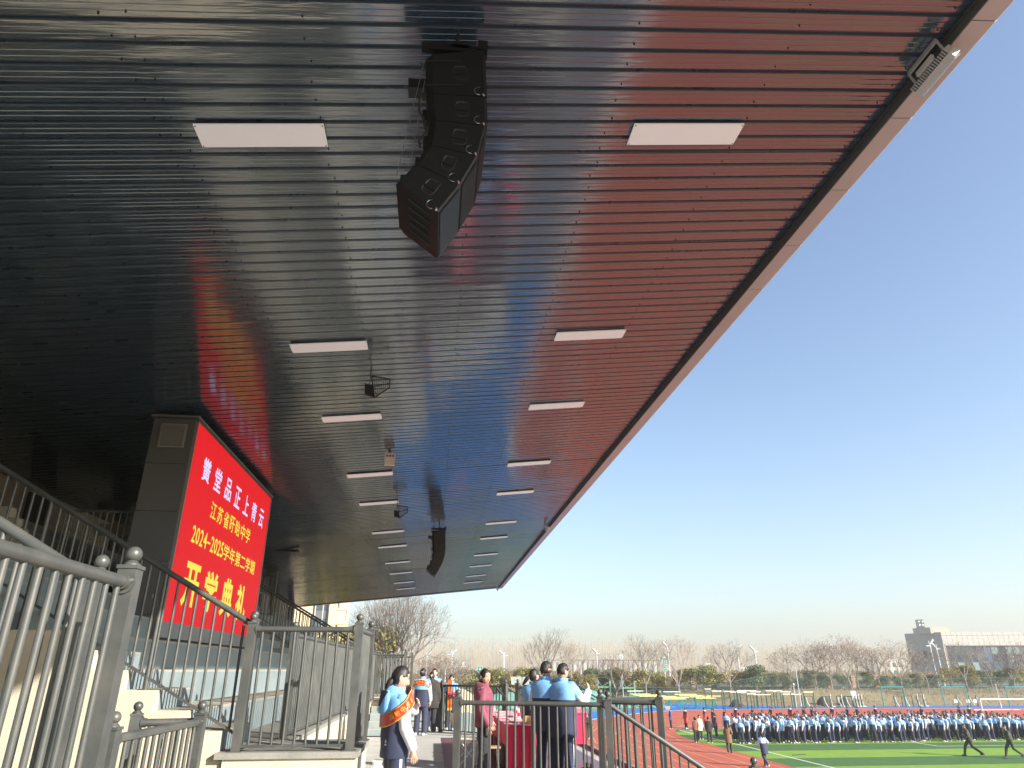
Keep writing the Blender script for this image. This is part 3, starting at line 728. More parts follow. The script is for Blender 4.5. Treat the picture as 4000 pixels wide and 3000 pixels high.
M['rust'] = cloth('rust_jacket', (0.16,0.055,0.035))
M['creamc'] = cloth('cream_coat', (0.60,0.53,0.40))
M['redc'] = cloth('red_jacket', (0.55,0.045,0.03), (0.62,0.06,0.04))
M['indigo'] = cloth('indigo_jacket', (0.045,0.055,0.20))
M['army'] = cloth('green_uniform', (0.035,0.045,0.022), (0.06,0.06,0.03))
M['gold'] = cloth('gold_trim', (0.60,0.40,0.05))
M['shoew'] = mat('pale_shoe', (0.62,0.58,0.50), 0.7)
M['shoed'] = mat('dark_shoe', (0.02,0.02,0.022), 0.5)
M['sash'] = mat('red_satin', (0.62,0.03,0.015), 0.35, 0, (0.72,0.05,0.02), 6, 4, bump=0.4, bscale=10, sheen=0.3, world=False)
M['orange'] = mat('orange_satin', (0.75,0.22,0.02), 0.4, 0, (0.70,0.08,0.02), 8, 3, world=False)
M['sashy'] = mat('sash_yellow', (0.72,0.45,0.04), 0.5)
M['clip'] = mat('hair_clip', (0.62,0.47,0.33), 0.4)

def sring(c, ax, ay, rx, ry, n, e=1.0, ph=0.0, wr=0.0, seed=0):
    o = []
    for k in range(n):
        t = 2*pi*k/n + ph
        x, y = cos(t), sin(t)
        x = math.copysign(abs(x)**e, x); y = math.copysign(abs(y)**e, y)
        p = c + ax*(rx*x) + ay*(ry*y)
        if wr:
            q = N_.noise(Vector((p.x*9+seed, p.y*9, p.z*13))) + .5*N_.noise(Vector((p.x*22+seed, p.y*22, p.z*30)))
            p = c + (p-c)*(1 + wr*q)
        o.append(p)
    return o
def skinrings(mb, rings, mi=0, cap0=True, cap1=True, colmat=None):
    n = len(rings[0]); b = len(mb.v)
    for r in rings: mb.v += [tuple(p) for p in r]
    for i in range(len(rings)-1):
        for k in range(n):
            mb.f.append((b+i*n+k, b+i*n+(k+1) % n, b+(i+1)*n+(k+1) % n, b+(i+1)*n+k))
            mb.m.append(colmat(i, k) if colmat else mi)
    if cap0: mb.f.append(tuple(b+k for k in range(n-1, -1, -1))); mb.m.append(colmat(0, 0) if colmat else mi)
    if cap1: mb.f.append(tuple(b+(len(rings)-1)*n+k for k in range(n))); mb.m.append(colmat(len(rings)-2, 0) if colmat else mi)
def limb(mb, pts, rad, n=12, sub=4, colmat=None, mi=0, wr=0.0, flat=1.0, seed=0):
    pts = [Vector(p) for p in pts]; P = []; Rr = []; T = []
    m = len(pts)-1
    for i in range(m):
        p0 = pts[max(i-1,0)]; p1 = pts[i]; p2 = pts[i+1]; p3 = pts[min(i+2,m)]
        for s in range(sub):
            t = s/sub
            q = .5*((2*p1)+(p2-p0)*t*.6+(2*p0*.0+ (-2*p1+2*p2)*1.0 - (p2-p0)*.0)*0)  # placeholder start
            q = p1.lerp(p2, t)
            # round the joint a little
            if 0 < i and t < .34: q = q.lerp((p0.lerp(p1, .9)+q)/2, .25*(1-t/.34))
            P.append(q); Rr.append(rad[i]*(1-t)+rad[i+1]*t); T.append((i+t)/m)
    P.append(pts[-1]); Rr.append(rad[-1]); T.append(1.0)
    rings = []; up = None
    for i, p in enumerate(P):
        d = (P[min(i+1,len(P)-1)] - P[max(i-1,0)]).normalized()
        if up is None:
            up = Vector((0,1,0)) - d*d.y
            if up.length < .1: up = Vector((1,0,0)) - d*d.x
        else: up = up - d*up.dot(d)
        up.normalize(); sd_ = d.cross(up)
        rings.append(sring(p, sd_, up, Rr[i], Rr[i]*flat, n, wr=wr, seed=seed))
    cm = (lambda i, k: colmat(T[i], k)) if colmat else None
    skinrings(mb, rings, mi, colmat=cm)

def head_mesh(mb, c, s=1.0, nl=56, nt_=38, mi=0, mfeat=1, mlip=2, rot=None):
    "face looks along +Y"
    rx, ry, rz = .074, .094, .118
    rot = rot or Matrix.Identity(3); b = len(mb.v)
    P = []
    for i in range(nt_+1):
        la = -pi/2 + pi*i/nt_
        for k in range(nl):
            a = 2*pi*k/nl
            x = rx*cos(la)*sin(a); y = ry*cos(la)*cos(a); z = rz*sin(la)
            t = max(0, -z/rz)
            x *= 1 - .34*t**1.6
            if y < 0: y *= 1 - .45*t
            else:
                y *= .93
                y += .010*math.exp(-((z+.098)/.016)**2 - (x/.022)**2)
                nz = 0
                if -.036 < z < .022: nz = (.022 - z)/.058
                elif z <= -.036: nz = math.exp(-((z+.036)/.006)**2)
                y += .025*nz*math.exp(-(x/(.008+.006*nz))**2)
                y -= .009*math.exp(-((abs(x)-.031)/.015)**2 - ((z-.012)/.013)**2)
                y += .004*math.exp(-((z+.063)/.010)**2 - (x/.02)**2)
                x *= 1 + .03*math.exp(-((z+.01)/.03)**2)
            P.append(Vector((x, y, z)))
    for p in P: mb.v.append(tuple(c + rot @ (p*s)))
    for i in range(nt_):
        for k in range(nl):
            q = (P[i*nl+k] + P[(i+1)*nl+(k+1) % nl])/2
            m_ = mi
            if q.y > .03:
                if .020 < abs(q.x) < .041 and abs(q.z-.011) < .0042: m_ = mfeat
                elif .018 < abs(q.x) < .046 and abs(q.z-.034) < .0030: m_ = mfeat
                elif abs(q.x) < .023 and abs(q.z+.063) < .0075: m_ = mlip
            mb.f.append((b+i*nl+k, b+i*nl+(k+1) % nl, b+(i+1)*nl+(k+1) % nl, b+(i+1)*nl+k)); mb.m.append(m_)
    for sx in (-1, 1):      # ears
        e0 = c + rot @ (Vector((sx*.073, -.008, -.002))*s)
        rr = [sring(e0 + rot @ (Vector((sx*.012*f, -.004*f, 0))*s), rot @ Vector((0,1,0)), rot @ Vector((0,0,1)), .017*s*g_, .030*s*g_, 10) for f, g_ in ((0,.7),(.6,1.0),(1.0,.75))]
        skinrings(mb, rr, mi)
def hair_mesh(mb, c, s=1.0, style='tied', rot=None, nl=48, nt_=32, mi=0):
    rot = rot or Matrix.Identity(3); b = len(mb.v); P = []; keep = []
    for i in range(nt_+1):
        la = -pi/2 + pi*i/nt_
        for k in range(nl):
            a = 2*pi*k/nl
            x = .074*cos(la)*sin(a); y = .094*cos(la)*cos(a); z = .118*sin(la)
            t = max(0, -z/.118); x *= 1-.20*t; y *= (1-.3*t) if y < 0 else .93
            f = 1.085 if style == 'short' else 1.055
            if style == 'short': f += .07*N_.noise(Vector((x*38, y*38, z*38))) + .05*N_.noise(Vector((x*90, y*90, z*60))) + (.05 if z > .04 else 0)
            else: f += .035*N_.noise(Vector((x*40, y*18, z*30))) + .02*N_.noise(Vector((x*110, y*30, z*60)))
            P.append(Vector((x*f, y*f - .004, z*f + .002)))
    for p in P: mb.v.append(tuple(c + rot @ (p*s)))
    for i in range(nt_):
        for k in range(nl):
            q = (P[i*nl+k] + P[(i+1)*nl+(k+1) % nl])/2
            az_ = abs(atan2(q.x, q.y))
            if style == 'short':
                lim = .062 if az_ < .95 else (.022 if az_ < 1.5 else (-.052 if az_ > 1.9 else -.03))
            elif style == 'long':
                lim = (.070 - .02*(az_/.6)) if az_ < .6 else (-.02 if az_ < 1.25 else -.12)
            else:
                lim = (.066 + .006*sin(az_*6)) if az_ < .75 else (.03 if az_ < 1.1 else (.012 if az_ < 1.75 else -.072))
            if q.z > lim:
                mb.f.append((b+i*nl+k, b+i*nl+(k+1) % nl, b+(i+1)*nl+(k+1) % nl, b+(i+1)*nl+k)); mb.m.append(mi)

def skin_body(K, arms, legs, hands=True):
    "one continuous skin surface grown over the skeleton"
    V = []; E = []; Rd = []
    def av(p, r, par=None):
        V.append(tuple(Vector(p))); Rd.append(r)
        if par is not None: E.append((par, len(V)-1))
        return len(V)-1
    pe = av((0,0,.92*K), .095*K); wa = av((0,0,1.06*K), .09*K, pe); ch = av((0,0,1.24*K), .10*K, wa)
    nb = av((0,-.005,1.37*K), .06*K, ch); nk = av((0,.0,1.43*K), .050*K, nb); hb = av((0,.012,1.50*K), .052*K, nk)
    for (sh, el, wr, hd, curl) in arms:
        a = av(sh, .05*K, ch); b = av(el, .042*K, a); c_ = av(wr, .027*K, b)
        wr_ = Vector(wr); hd = Vector(hd).normalized()
        fl = .034*K
        if hands:
            pm = av(wr_ + hd*.045*K, fl*.85, c_)
            sd_ = hd.cross(Vector(curl)).normalized(); cv = Vector(curl).normalized()
            base = wr_ + hd*.075*K
            for j, (off, ln) in enumerate(((-.027,.062),(-.009,.072),(.009,.068),(.026,.052))):
                f0 = av(base + sd_*off*K, .0095*K, pm)
                f1 = av(base + sd_*off*1.1*K + hd*ln*.55*K + cv*.012*K, .0088*K, f0)
                av(base + sd_*off*1.1*K + hd*ln*.85*K + cv*.038*K, .0075*K, f1)
            t0 = av(wr_ + hd*.035*K - sd_*.036*K + cv*.012*K, .011*K, pm)
            av(wr_ + hd*.072*K - sd_*.045*K + cv*.030*K, .009*K, t0)
        else:
            av(wr_ + hd*.09*K, .028*K, c_)
    for (hp, kn, an) in legs:
        a = av(hp, .08*K, pe); b = av(kn, .052*K, a); c_ = av(an, .036*K, b); av(Vector(an)+Vector((0,.12,-.045))*K, .03*K, c_)
    me = bpy.data.meshes.new('sk'); me.from_pydata(V, E, []); ob = bpy.data.objects.new('sk', me); C.collection.objects.link(ob)
    ob.modifiers.new('skin', 'SKIN')
    lay = me.skin_vertices[0].data
    for i, r in enumerate(Rd): lay[i].radius = (r, r); lay[i].use_root = (i == 0)
    md = ob.modifiers.new('sub', 'SUBSURF'); md.levels = 1; md.render_levels = 1
    dg = bpy.context.evaluated_depsgraph_get(); m2 = bpy.data.meshes.new_from_object(ob.evaluated_get(dg), depsgraph=dg)
    vs = [tuple(v.co) for v in m2.vertices]; fs = [tuple(p.vertices) for p in m2.polygons]
    bpy.data.objects.remove(ob); return vs, fs

class Spec: pass
def person(label, loc, rz, H=1.65, top='uniform', arms=None, legs=None, yaw=0, pitch=0, roll=0, hair='tied', tail=None, hem=.78, trousers='navy',
           shoes='shoew', detail=True, hood=None, lean=0.0, group=None, widen=1.0, trouser_line=None, hairparts=()):
    K = H/1.65
    n = 24 if detail else 12
    t = thing('person', label, 'person', loc, rz, group=group)
    if arms is None: arms = [None, None]
    A = []
    for sgn, a in zip((-1, 1), arms):
        a = a or {}
        sh = Vector((sgn*.165, 0, 1.335))*K
        el = Vector(a.get('el', (sgn*.225, -.02, 1.07)))*K; wr = Vector(a.get('wr', (sgn*.235, .05, .84)))*K
        hd = Vector(a.get('hd', (0, .15, -1))); cu = Vector(a.get('curl', (-sgn*1.0, .2, 0)))
        A.append((sh, el, wr, hd, cu))
    LG = legs or [((-.085,0,.88),(-.10,.01,.49),(-.11,-.02,.085)), ((.085,0,.88),(.10,.01,.49),(.115,-.02,.085))]
    LG = [tuple(Vector(q)*K for q in l) for l in LG]
    seed = R_.uniform(0, 50)
    rot = Matrix.Rotation(radians(yaw), 3, 'Z') @ Matrix.Rotation(radians(pitch), 3, 'X') @ Matrix.Rotation(radians(roll), 3, 'Y')
    hc = Vector((0, .015, 1.545))*K
    # body
    mb = MB()
    if detail:
        vs, fs = skin_body(K, A, LG); mb.add(vs, fs, 0)
        head_mesh(mb, hc, K*1.07, rot=rot)
    else:
        limb(mb, [(0,0,.9*K),(0,0,1.2*K),(0,0,1.38*K),(0,.01,1.5*K)], [.1*K,.1*K,.06*K,.05*K], 10, 2)
        for sh, el, wr, hd, cu in A: limb(mb, [sh, el, wr, wr+hd.normalized()*.05*K, wr+hd.normalized()*.15*K], [.04*K,.035*K,.025*K,.036*K,.02*K], 8, 2)
        for hp, kn, an in LG: limb(mb, [hp, kn, an], [.07*K,.05*K,.035*K], 8, 2)
        head_mesh(mb, hc, K, nl=28, nt_=20, rot=rot)
    mb.build('body', [M['skin'], M['feat'], M['lips']], t, smooth=True)
    # hair
    mb = MB(); hair_mesh(mb, hc, K*1.07, hair, rot, nl=48 if detail else 24, nt_=32 if detail else 16)
    def hp_(p): return hc + rot @ (Vector(p)*K)
    if tail == 'pony':
        limb(mb, [hp_((0,-.085,.04)), hp_((0,-.13,.03)), hp_((0,-.155,-.05)), hp_((.01,-.14,-.14)), hp_((.01,-.12,-.20))], [.022*K,.034*K,.032*K,.024*K,.008*K], 12, 3, wr=.12)
    if tail == 'sidepony':
        limb(mb, [hp_((-.02,-.085,.0)), hp_((-.06,-.13,-.04)), hp_((-.10,-.15,-.10)), hp_((-.14,-.16,-.15))], [.022*K,.038*K,.034*K,.010*K], 12, 3, wr=.12)
    if tail == 'bun':
        mb.ball(hp_((0,-.105,.005)), .042*K, 12)
    if tail == 'low':
        limb(mb, [hp_((0,-.08,-.03)), hp_((0,-.10,-.07)), hp_((0,-.105,-.13)), hp_((0,-.10,-.18))], [.035*K,.040*K,.034*K,.012*K], 12, 3, wr=.1)
    hob = mb.build('hair', M['hair'], t, smooth=True)
    md = hob.modifiers.new('thick', 'SOLIDIFY'); md.thickness = .006; md.offset = -1
    if 'clip' in hairparts:
        m2 = MB(); c0 = hp_((0,-.118,.03)); m2.obox(c0, rot @ Vector((.028,0,0)), rot @ Vector((0,.010,0)), rot @ Vector((0,0,.016))); m2.obox(c0 - rot @ Vector((.012,0,.028)), rot @ Vector((.008,0,0)), rot @ Vector((0,.008,0)), rot @ Vector((0,0,.022)))
        m2.build('hair_clip', M['clip'], t)
    if 'flower' in hairparts:
        m2 = MB(); c0 = hp_((.05,-.085,.06))
        for q in range(5): m2.ball(c0 + Vector((.022*cos(q*1.257), -.01, .022*sin(q*1.257))), .016, 8)
        m2.build('hair_flower', M['creamc'], t, smooth=True)
    # jacket
    Wd = widen
    tops = {'uniform': [M['navy'], M['lblue'], M['wcloth']], 'maroon': [M['maroon']]*3, 'black': [M['bcoat']]*3, 'brown': [M['brown']]*3,
            'rust': [M['rust']]*3, 'cream': [M['creamc']]*3, 'redjacket': [M['navy'], M['navy'], M['redc']], 'redlong': [M['redc'], M['navy'], M['redc']],
            'indigo': [M['indigo']]*3, 'army': [M['army'], M['army'], M['army']]}[top]
    yoke = 1.13*K
    prof_ = [(hem, .186, .138), (hem+.012, .192, .142), (hem+.10, .194, .145), (.98, .194, .145), (1.06, .195, .143), (1.125, .197, .143), (1.135, .198, .143), (1.22, .208, .145), (1.29, .222, .140), (1.335, .218, .125), (1.37, .175, .105), (1.395, .105, .088), (1.405, .078, .078), (1.455, .080, .084)]
    prof_ = sorted(prof_)
    wr_amp = .10 if detail else .05
    rings = []
    for z, a, b in prof_:
        yo = -.01 + lean*(z-.9)
        sh_ = Vector((0, yo, z))*K
        rings.append(sring(sh_, Vector((1,0,0)), Vector((0,1,0)), a*K*Wd, b*K*Wd, n, e=.88, wr=wr_amp if 1.3 > z > hem else wr_amp*.4, seed=seed))
    zs = [p[0]*K for p in prof_]
    mb = MB()
    puff = top in ('maroon', 'brown')
    if puff:
        nr = []
        for i in range(len(rings)-1):
            zA, zB = zs[i], zs[i+1]
            m_ = max(1, int((zB-zA)/(.02)))
            for j in range(m_):
                f = j/m_; zc_ = zA+(zB-zA)*f
                sc = 1 + .035*abs(sin(pi*zc_/.085))
                cc = sum((Vector(p) for p in rings[i]), Vector())/n
                nr.append([(Vector(p).lerp(Vector(q), f) - Vector((0,0,0))) for p, q in zip(rings[i], rings[i+1])])
                ce = sum(nr[-1], Vector())/n
                nr[-1] = [ce + (p-ce)*sc for p in nr[-1]]
        nr.append(rings[-1]); rings = nr; zs = [r[0].z for r in rings]
    skinrings(mb, rings, cap0=False, cap1=False, colmat=lambda i, k: 1 if zs[i] > yoke-.004 else 0)
    for sgn, (sh, el, wr, hd, cu) in zip((-1, 1), A):
        sh0 = sh - Vector((sgn*.035*K, 0, .01*K))
        e_ = .06*Wd
        def cm(tt, k, sgn=sgn):
            if top == 'uniform':
                if tt < .30: return 1
                if tt > .30:
                    if detail and tt > .36 and k in ((9, 11, 13) if sgn < 0 else (9, 11, 13)): return 0
                    return 2
            if top in ('redjacket', 'redlong'): return 2
            if top == 'army': return 0
            return 0
        def cm2(tt, k):
            m_ = cm(tt, k); return m_
        cuff = wr.lerp(el, .04)
        mid = sh.lerp(el, .5); fo = el.lerp(wr, .5)
        sh0 = sh - Vector((sgn*.085*K, 0, -.012*K))
        limb(mb, [sh0, sh, mid, el, fo, cuff, wr], [.040*K*Wd, .070*K*Wd, .069*K*Wd, .062*K*Wd, .056*K*Wd, .048*K*Wd, .040*K], n, 3, colmat=cm2, wr=(.12 if detail else .05) if not puff else .05, seed=seed+sgn*7)
    mb.build('jacket', tops, t, smooth=True)
    if hood:
        m2 = MB(); hz = 1.37*K
        rr = []
        for i in range(11):
            a = -pi*.92/2 + pi*.92*i/10
            c_ = Vector((sin(a)*.105*K, -cos(a)*.115*K + .01, hz + .03*K*abs(sin(a))))
            th = (.040 + .042*cos(a)**2)*K
            rr.append(sring(c_, Vector((sin(a), -cos(a), .1)).normalized(), Vector((0,.25,1)).normalized(), th*.85, th*1.25, 12, wr=.10, seed=seed))
        skinrings(m2, rr); 
        m2.build('hood', M[hood], t, smooth=True)
        if top == 'uniform':
            m2 = MB(); rr = []
            for z_, a_, b_ in ((1.17,.02,.01),(1.19,.085,.035),(1.25,.120,.055),(1.33,.128,.055),(1.39,.115,.040)):
                rr.append(sring(Vector((0,-.165+.02*(z_-1.17)/.23,z_))*K, Vector((1,0,0)), Vector((0,1,0)), a_*K, b_*K, 16, wr=.12, seed=seed))
            rr.append(sring(Vector((0,-.13,1.43))*K, Vector((1,0,0)), Vector((0,1,0)), .07*K, .02*K, 16)); skinrings(m2, rr); m2.build('hood_back', M['lblue'], t, smooth=True)
            m2 = MB(); rr = []
            for i in range(8):
                f = i/7; c_ = Vector((0, (-.155-.055*f)*K, (1.415-.15*f)*K)); w_ = (.105*(1-f*f*.80)+.005)*K
                rr.append(sring(c_, Vector((1,0,0)), Vector((0,-.9,.35)).normalized(), w_, .030*K*(1-.5*f), 14, wr=.08, seed=seed))
            skinrings(m2, rr); m2.build('hood_lining', M['navy'], t, smooth=True)
    # trousers
    mb = MB()
    rr = [sring(Vector((0,0,z))*K, Vector((1,0,0)), Vector((0,1,0)), a*K, b*K, n, e=.9, wr=.03, seed=seed) for z, a, b in ((.80,.165,.115),(.88,.175,.125),(.98,.165,.12))]
    skinrings(mb, rr)
    for sgn, (hp, kn, an) in zip((-1, 1), LG):
        ft = Vector(an) + Vector((0, .0, -.045*K))
        def cl(tt, k):
            if trouser_line and detail and k == (12 if sgn < 0 else 0): return 1
            return 0
        limb(mb, [hp, hp.lerp(kn, .5), kn, kn.lerp(an, .5), an, ft], [.098*K, .095*K, .082*K, .078*K, .080*K, .074*K], n, 3, colmat=cl, wr=.10, seed=seed+sgn*3, flat=1.05)
    mb.build('trousers', [M[trousers], M['wcloth']], t, smooth=True)
    for hp, kn, an in LG:
        m2 = MB(); rr = []
        for f, w_, h_ in ((-.09,.03,.030),(-.07,.040,.042),(-.02,.042,.052),(.05,.045,.042),(.12,.048,.032),(.165,.040,.026),(.185,.02,.018)):
            rr.append(sring(Vector((an[0], an[1]+f*K, an[2]-.085*K+h_*K)), Vector((1,0,0)), Vector((0,0,1)), w_*K, h_*K, 12, e=.8))
        skinrings(m2, rr); m2.build('shoe', M[shoes], t, smooth=True)
    return t, K

def sash(t, K, z_front, z_back, text, side=-1, yc=1.0, wid=.140, rxp=.262):
    "ribbon worn slantwise round the body"
    mb = MB(); nn = 48; vs = []; mats_ = []
    cz_ = (z_front+z_back)/2; am = (z_front-z_back)/2
    def pt(a, dz, ex=0.0):
        rx, ry = ((.262 if cos(a) < 0 else rxp)+ex)*K, (.178+ex)*K
        x = rx*cos(a); y = ry*sin(a)
        z = (cz_ + am*sin(a) + dz)*K
        if z > 1.27*K: 
            f = min(1, (z-1.27*K)/(.12*K)); x *= 1-.25*f; y *= 1-.25*f
        return Vector((x, y, z))
    hs = (-wid/2, -wid/2+.010, wid/2-.010, wid/2)
    for i in range(nn):
        a = 2*pi*i/nn
        w_ = .012*sin(a*5)
        vs += [pt(a, h_ + .0, .004*sin(a*9)+.001) for h_ in hs]
    fs = []
    mb.v = [tuple(v) for v in vs]
    for i in range(nn):
        j = (i+1) % nn
        for q in range(3):
            mb.f.append((i*4+q, j*4+q, j*4+q+1, i*4+q+1)); mb.m.append(0 if q == 1 else 1)
    o = mb.build('sash', [M['sash'], M['sashy']], t, smooth=True, fix=False)
    md = o.modifiers.new('th', 'SOLIDIFY'); md.thickness = .004
    # characters following the band
    k = 0
    for ch in text:
        a = yc + k*.30; k += 1
        p = pt(a, 0, .014); p2 = pt(a+.04, 0, .014); tx = (p2-p).normalized(); nz = Vector((p.x/(.26**2), p.y/(.18**2), 0)).normalized()
        up_ = nz.cross(tx).normalized()
        cu = bpy.data.curves.new('c', 'FONT'); cu.body = ch; cu.size = .062*K; cu.extrude = .001; cu.align_x = 'CENTER'; cu.align_y = 'CENTER'; cu.resolution_u = 2
        ob = bpy.data.objects.new('c', cu); C.collection.objects.link(ob); dg = bpy.context.evaluated_depsgraph_get()
        me = bpy.data.meshes.new_from_object(ob.evaluated_get(dg), depsgraph=dg); bpy.data.objects.remove(ob)
        R3 = Matrix((tx, up_, nz)).transposed()
        for v in me.vertices: v.co = p + R3 @ v.co
        me.materials.clear(); me.materials.append(M['sashy']); link('character', me, o)
    return o
def emblem(t, K, p, nrm, s=.03):
    mb = MB(); p = Vector(p)*K; nrm = Vector(nrm).normalized(); sx = nrm.cross(Vector((0,0,1))).normalized(); u_ = Vector((0,0,1))
    q = p + nrm*.004
    for a, b, c_ in (((-1,-1),(1,-1),(0,-.2)),((-.7,0),(.7,0),(0,1.2))):
        mb.add([q+sx*a[0]*s*.6+u_*a[1]*s*.8, q+sx*b[0]*s*.6+u_*b[1]*s*.8, q+sx*c_[0]*s*.6+u_*c_[1]*s*.8], [(0,1,2)])
    return mb.build('emblem', M['wcloth'], t, fix=False)

# girl with the sash, close to the landing
t, K = person('girl in blue and navy uniform with a red sash, one hand at her chest', (-.36,8.55,DECK), radians(-72), H=1.665,
    arms=[{'el': (-.27,.10,1.14), 'wr': (-.06,.235,1.22), 'hd': (.6,.1,.75), 'curl': (.3,-1,0)}, {'el': (.235,.03,1.06), 'wr': (.245,.13,.84), 'hd': (0,.15,-1), 'curl': (-1,.2,0)}],
    pitch=-16, yaw=-6, hair='tied', tail='low', hem=.76, hood='lblue', trouser_line=True, widen=1.04)
sash(t, K, 1.40, 1.12, '国眙中学号', yc=-.75, rxp=.325)
emblem(t, K, (.17,-.155,.92), (.5,-1,0), .035)
# woman in maroon
t, K = person('woman in a maroon padded jacket and black trousers looking towards the camera', (.86,12.1,DECK), radians(-98), H=1.64, top='maroon', hair='long', tail='low',
    yaw=-48, pitch=-2, trousers='btrouser', shoes='shoed', hem=.82, hood='maroon', widen=1.08,
    arms=[{'el': (-.23,-.02,1.08), 'wr': (-.2,.12,.88)}, {'el': (.25,-.03,1.07), 'wr': (.235,.10,.84), 'hd': (0,.1,-1)}])
# two boys and a girl at the microphones
t, K = person('boy in light blue and navy uniform speaking into the microphone with a raised white sleeve', (2.22,12.5,DECK), radians(-50), H=1.72, hair='short', hem=.60, widen=1.20, trouser_line=True,
    pitch=-20, yaw=-10, hood=None, arms=[{'el': (-.24,.08,1.10), 'wr': (-.05,.36,1.15), 'hd': (.5,.7,.4), 'curl': (0,-.4,-1)}, {'el': (.27,.20,1.09), 'wr': (.20,.42,1.26), 'hd': (-.2,.35,.9), 'curl': (-.8,-.2,0)}])
t, K = person('taller boy in light blue and navy uniform standing at the left of the speaking boy', (1.97,12.72,DECK), radians(-38), H=1.75, hair='short', hem=.66, widen=1.14, trouser_line=True, yaw=-20, pitch=-8)
emblem(t, K, (.13,-.155,.86), (.3,-1,0), .03)
t, K = person('girl with a low side ponytail standing behind the two boys', (1.88,13.6,DECK), radians(-30), H=1.64, hair='tied', tail='sidepony', hem=.70, yaw=-20)
# group at the far left end of the podium
t, K = person('person in a long black hooded coat with hair clip seen from behind', (.02,21.9,DECK), radians(-4), H=1.57, top='black', hair='long', tail='low', trousers='btrouser', shoes='shoed', hem=.66, hood='bcoat', widen=1.2, detail=True, hairparts=('clip',))
t, K = person('girl in blue and navy uniform with red sash and hair clip seen from behind', (-.24,21.0,DECK), radians(-14), H=1.66, hair='tied', tail='bun', hem=.70, hairparts=('clip',))
sash(t, K, 1.06, 1.32, '盱眙中学', yc=-2.3)
t, K = person('girl in light blue top standing just beyond the black coated person', (.10,23.0,DECK), radians(170), H=1.66, hair='tied', tail='bun', hem=.70)
sash(t, K, 1.30, 1.06, '', yc=-2.3)
t, K = person('girl holding a red tray with an orange and gold sash behind the far railing', (.62,22.7,DECK), radians(165), H=1.50, hair='tied', tail='bun', hem=.72, pitch=-25,
   arms=[{'el': (-.25,.05,1.08), 'wr': (-.16,.25,1.02), 'hd': (.3,1,0), 'curl': (0,0,1)}, {'el': (.25,.05,1.08), 'wr': (.16,.25,1.02), 'hd': (-.3,1,0), 'curl': (0,0,1)}])
mb = MB(); mb.prism([(-.07,.55),(.07,.55),(.055,1.36),(-.055,1.36)], .165, .180); mb.prism([(-.08,.53),(.08,.53),(.085,.60),(-.085,.60)], .163, .183, mi=1); mb.build('gold_sash', [M['orange'], M['gold']], t)
m_ = MB(); m_.box(-.14,.14,-.10,.10,0,.05); o = m_.build('tray', M['red']); o.location = (.66,22.42,DECK+.97); tag(o, 'small red tray carried by the girl behind the far railing', 'tray')
t, K = person('person with a white hair flower hidden behind the girl with the sash', (-.60,14.6,DECK), radians(-80), H=1.63, hair='tied', tail='bun', hem=.7, hairparts=('flower',), yaw=20)

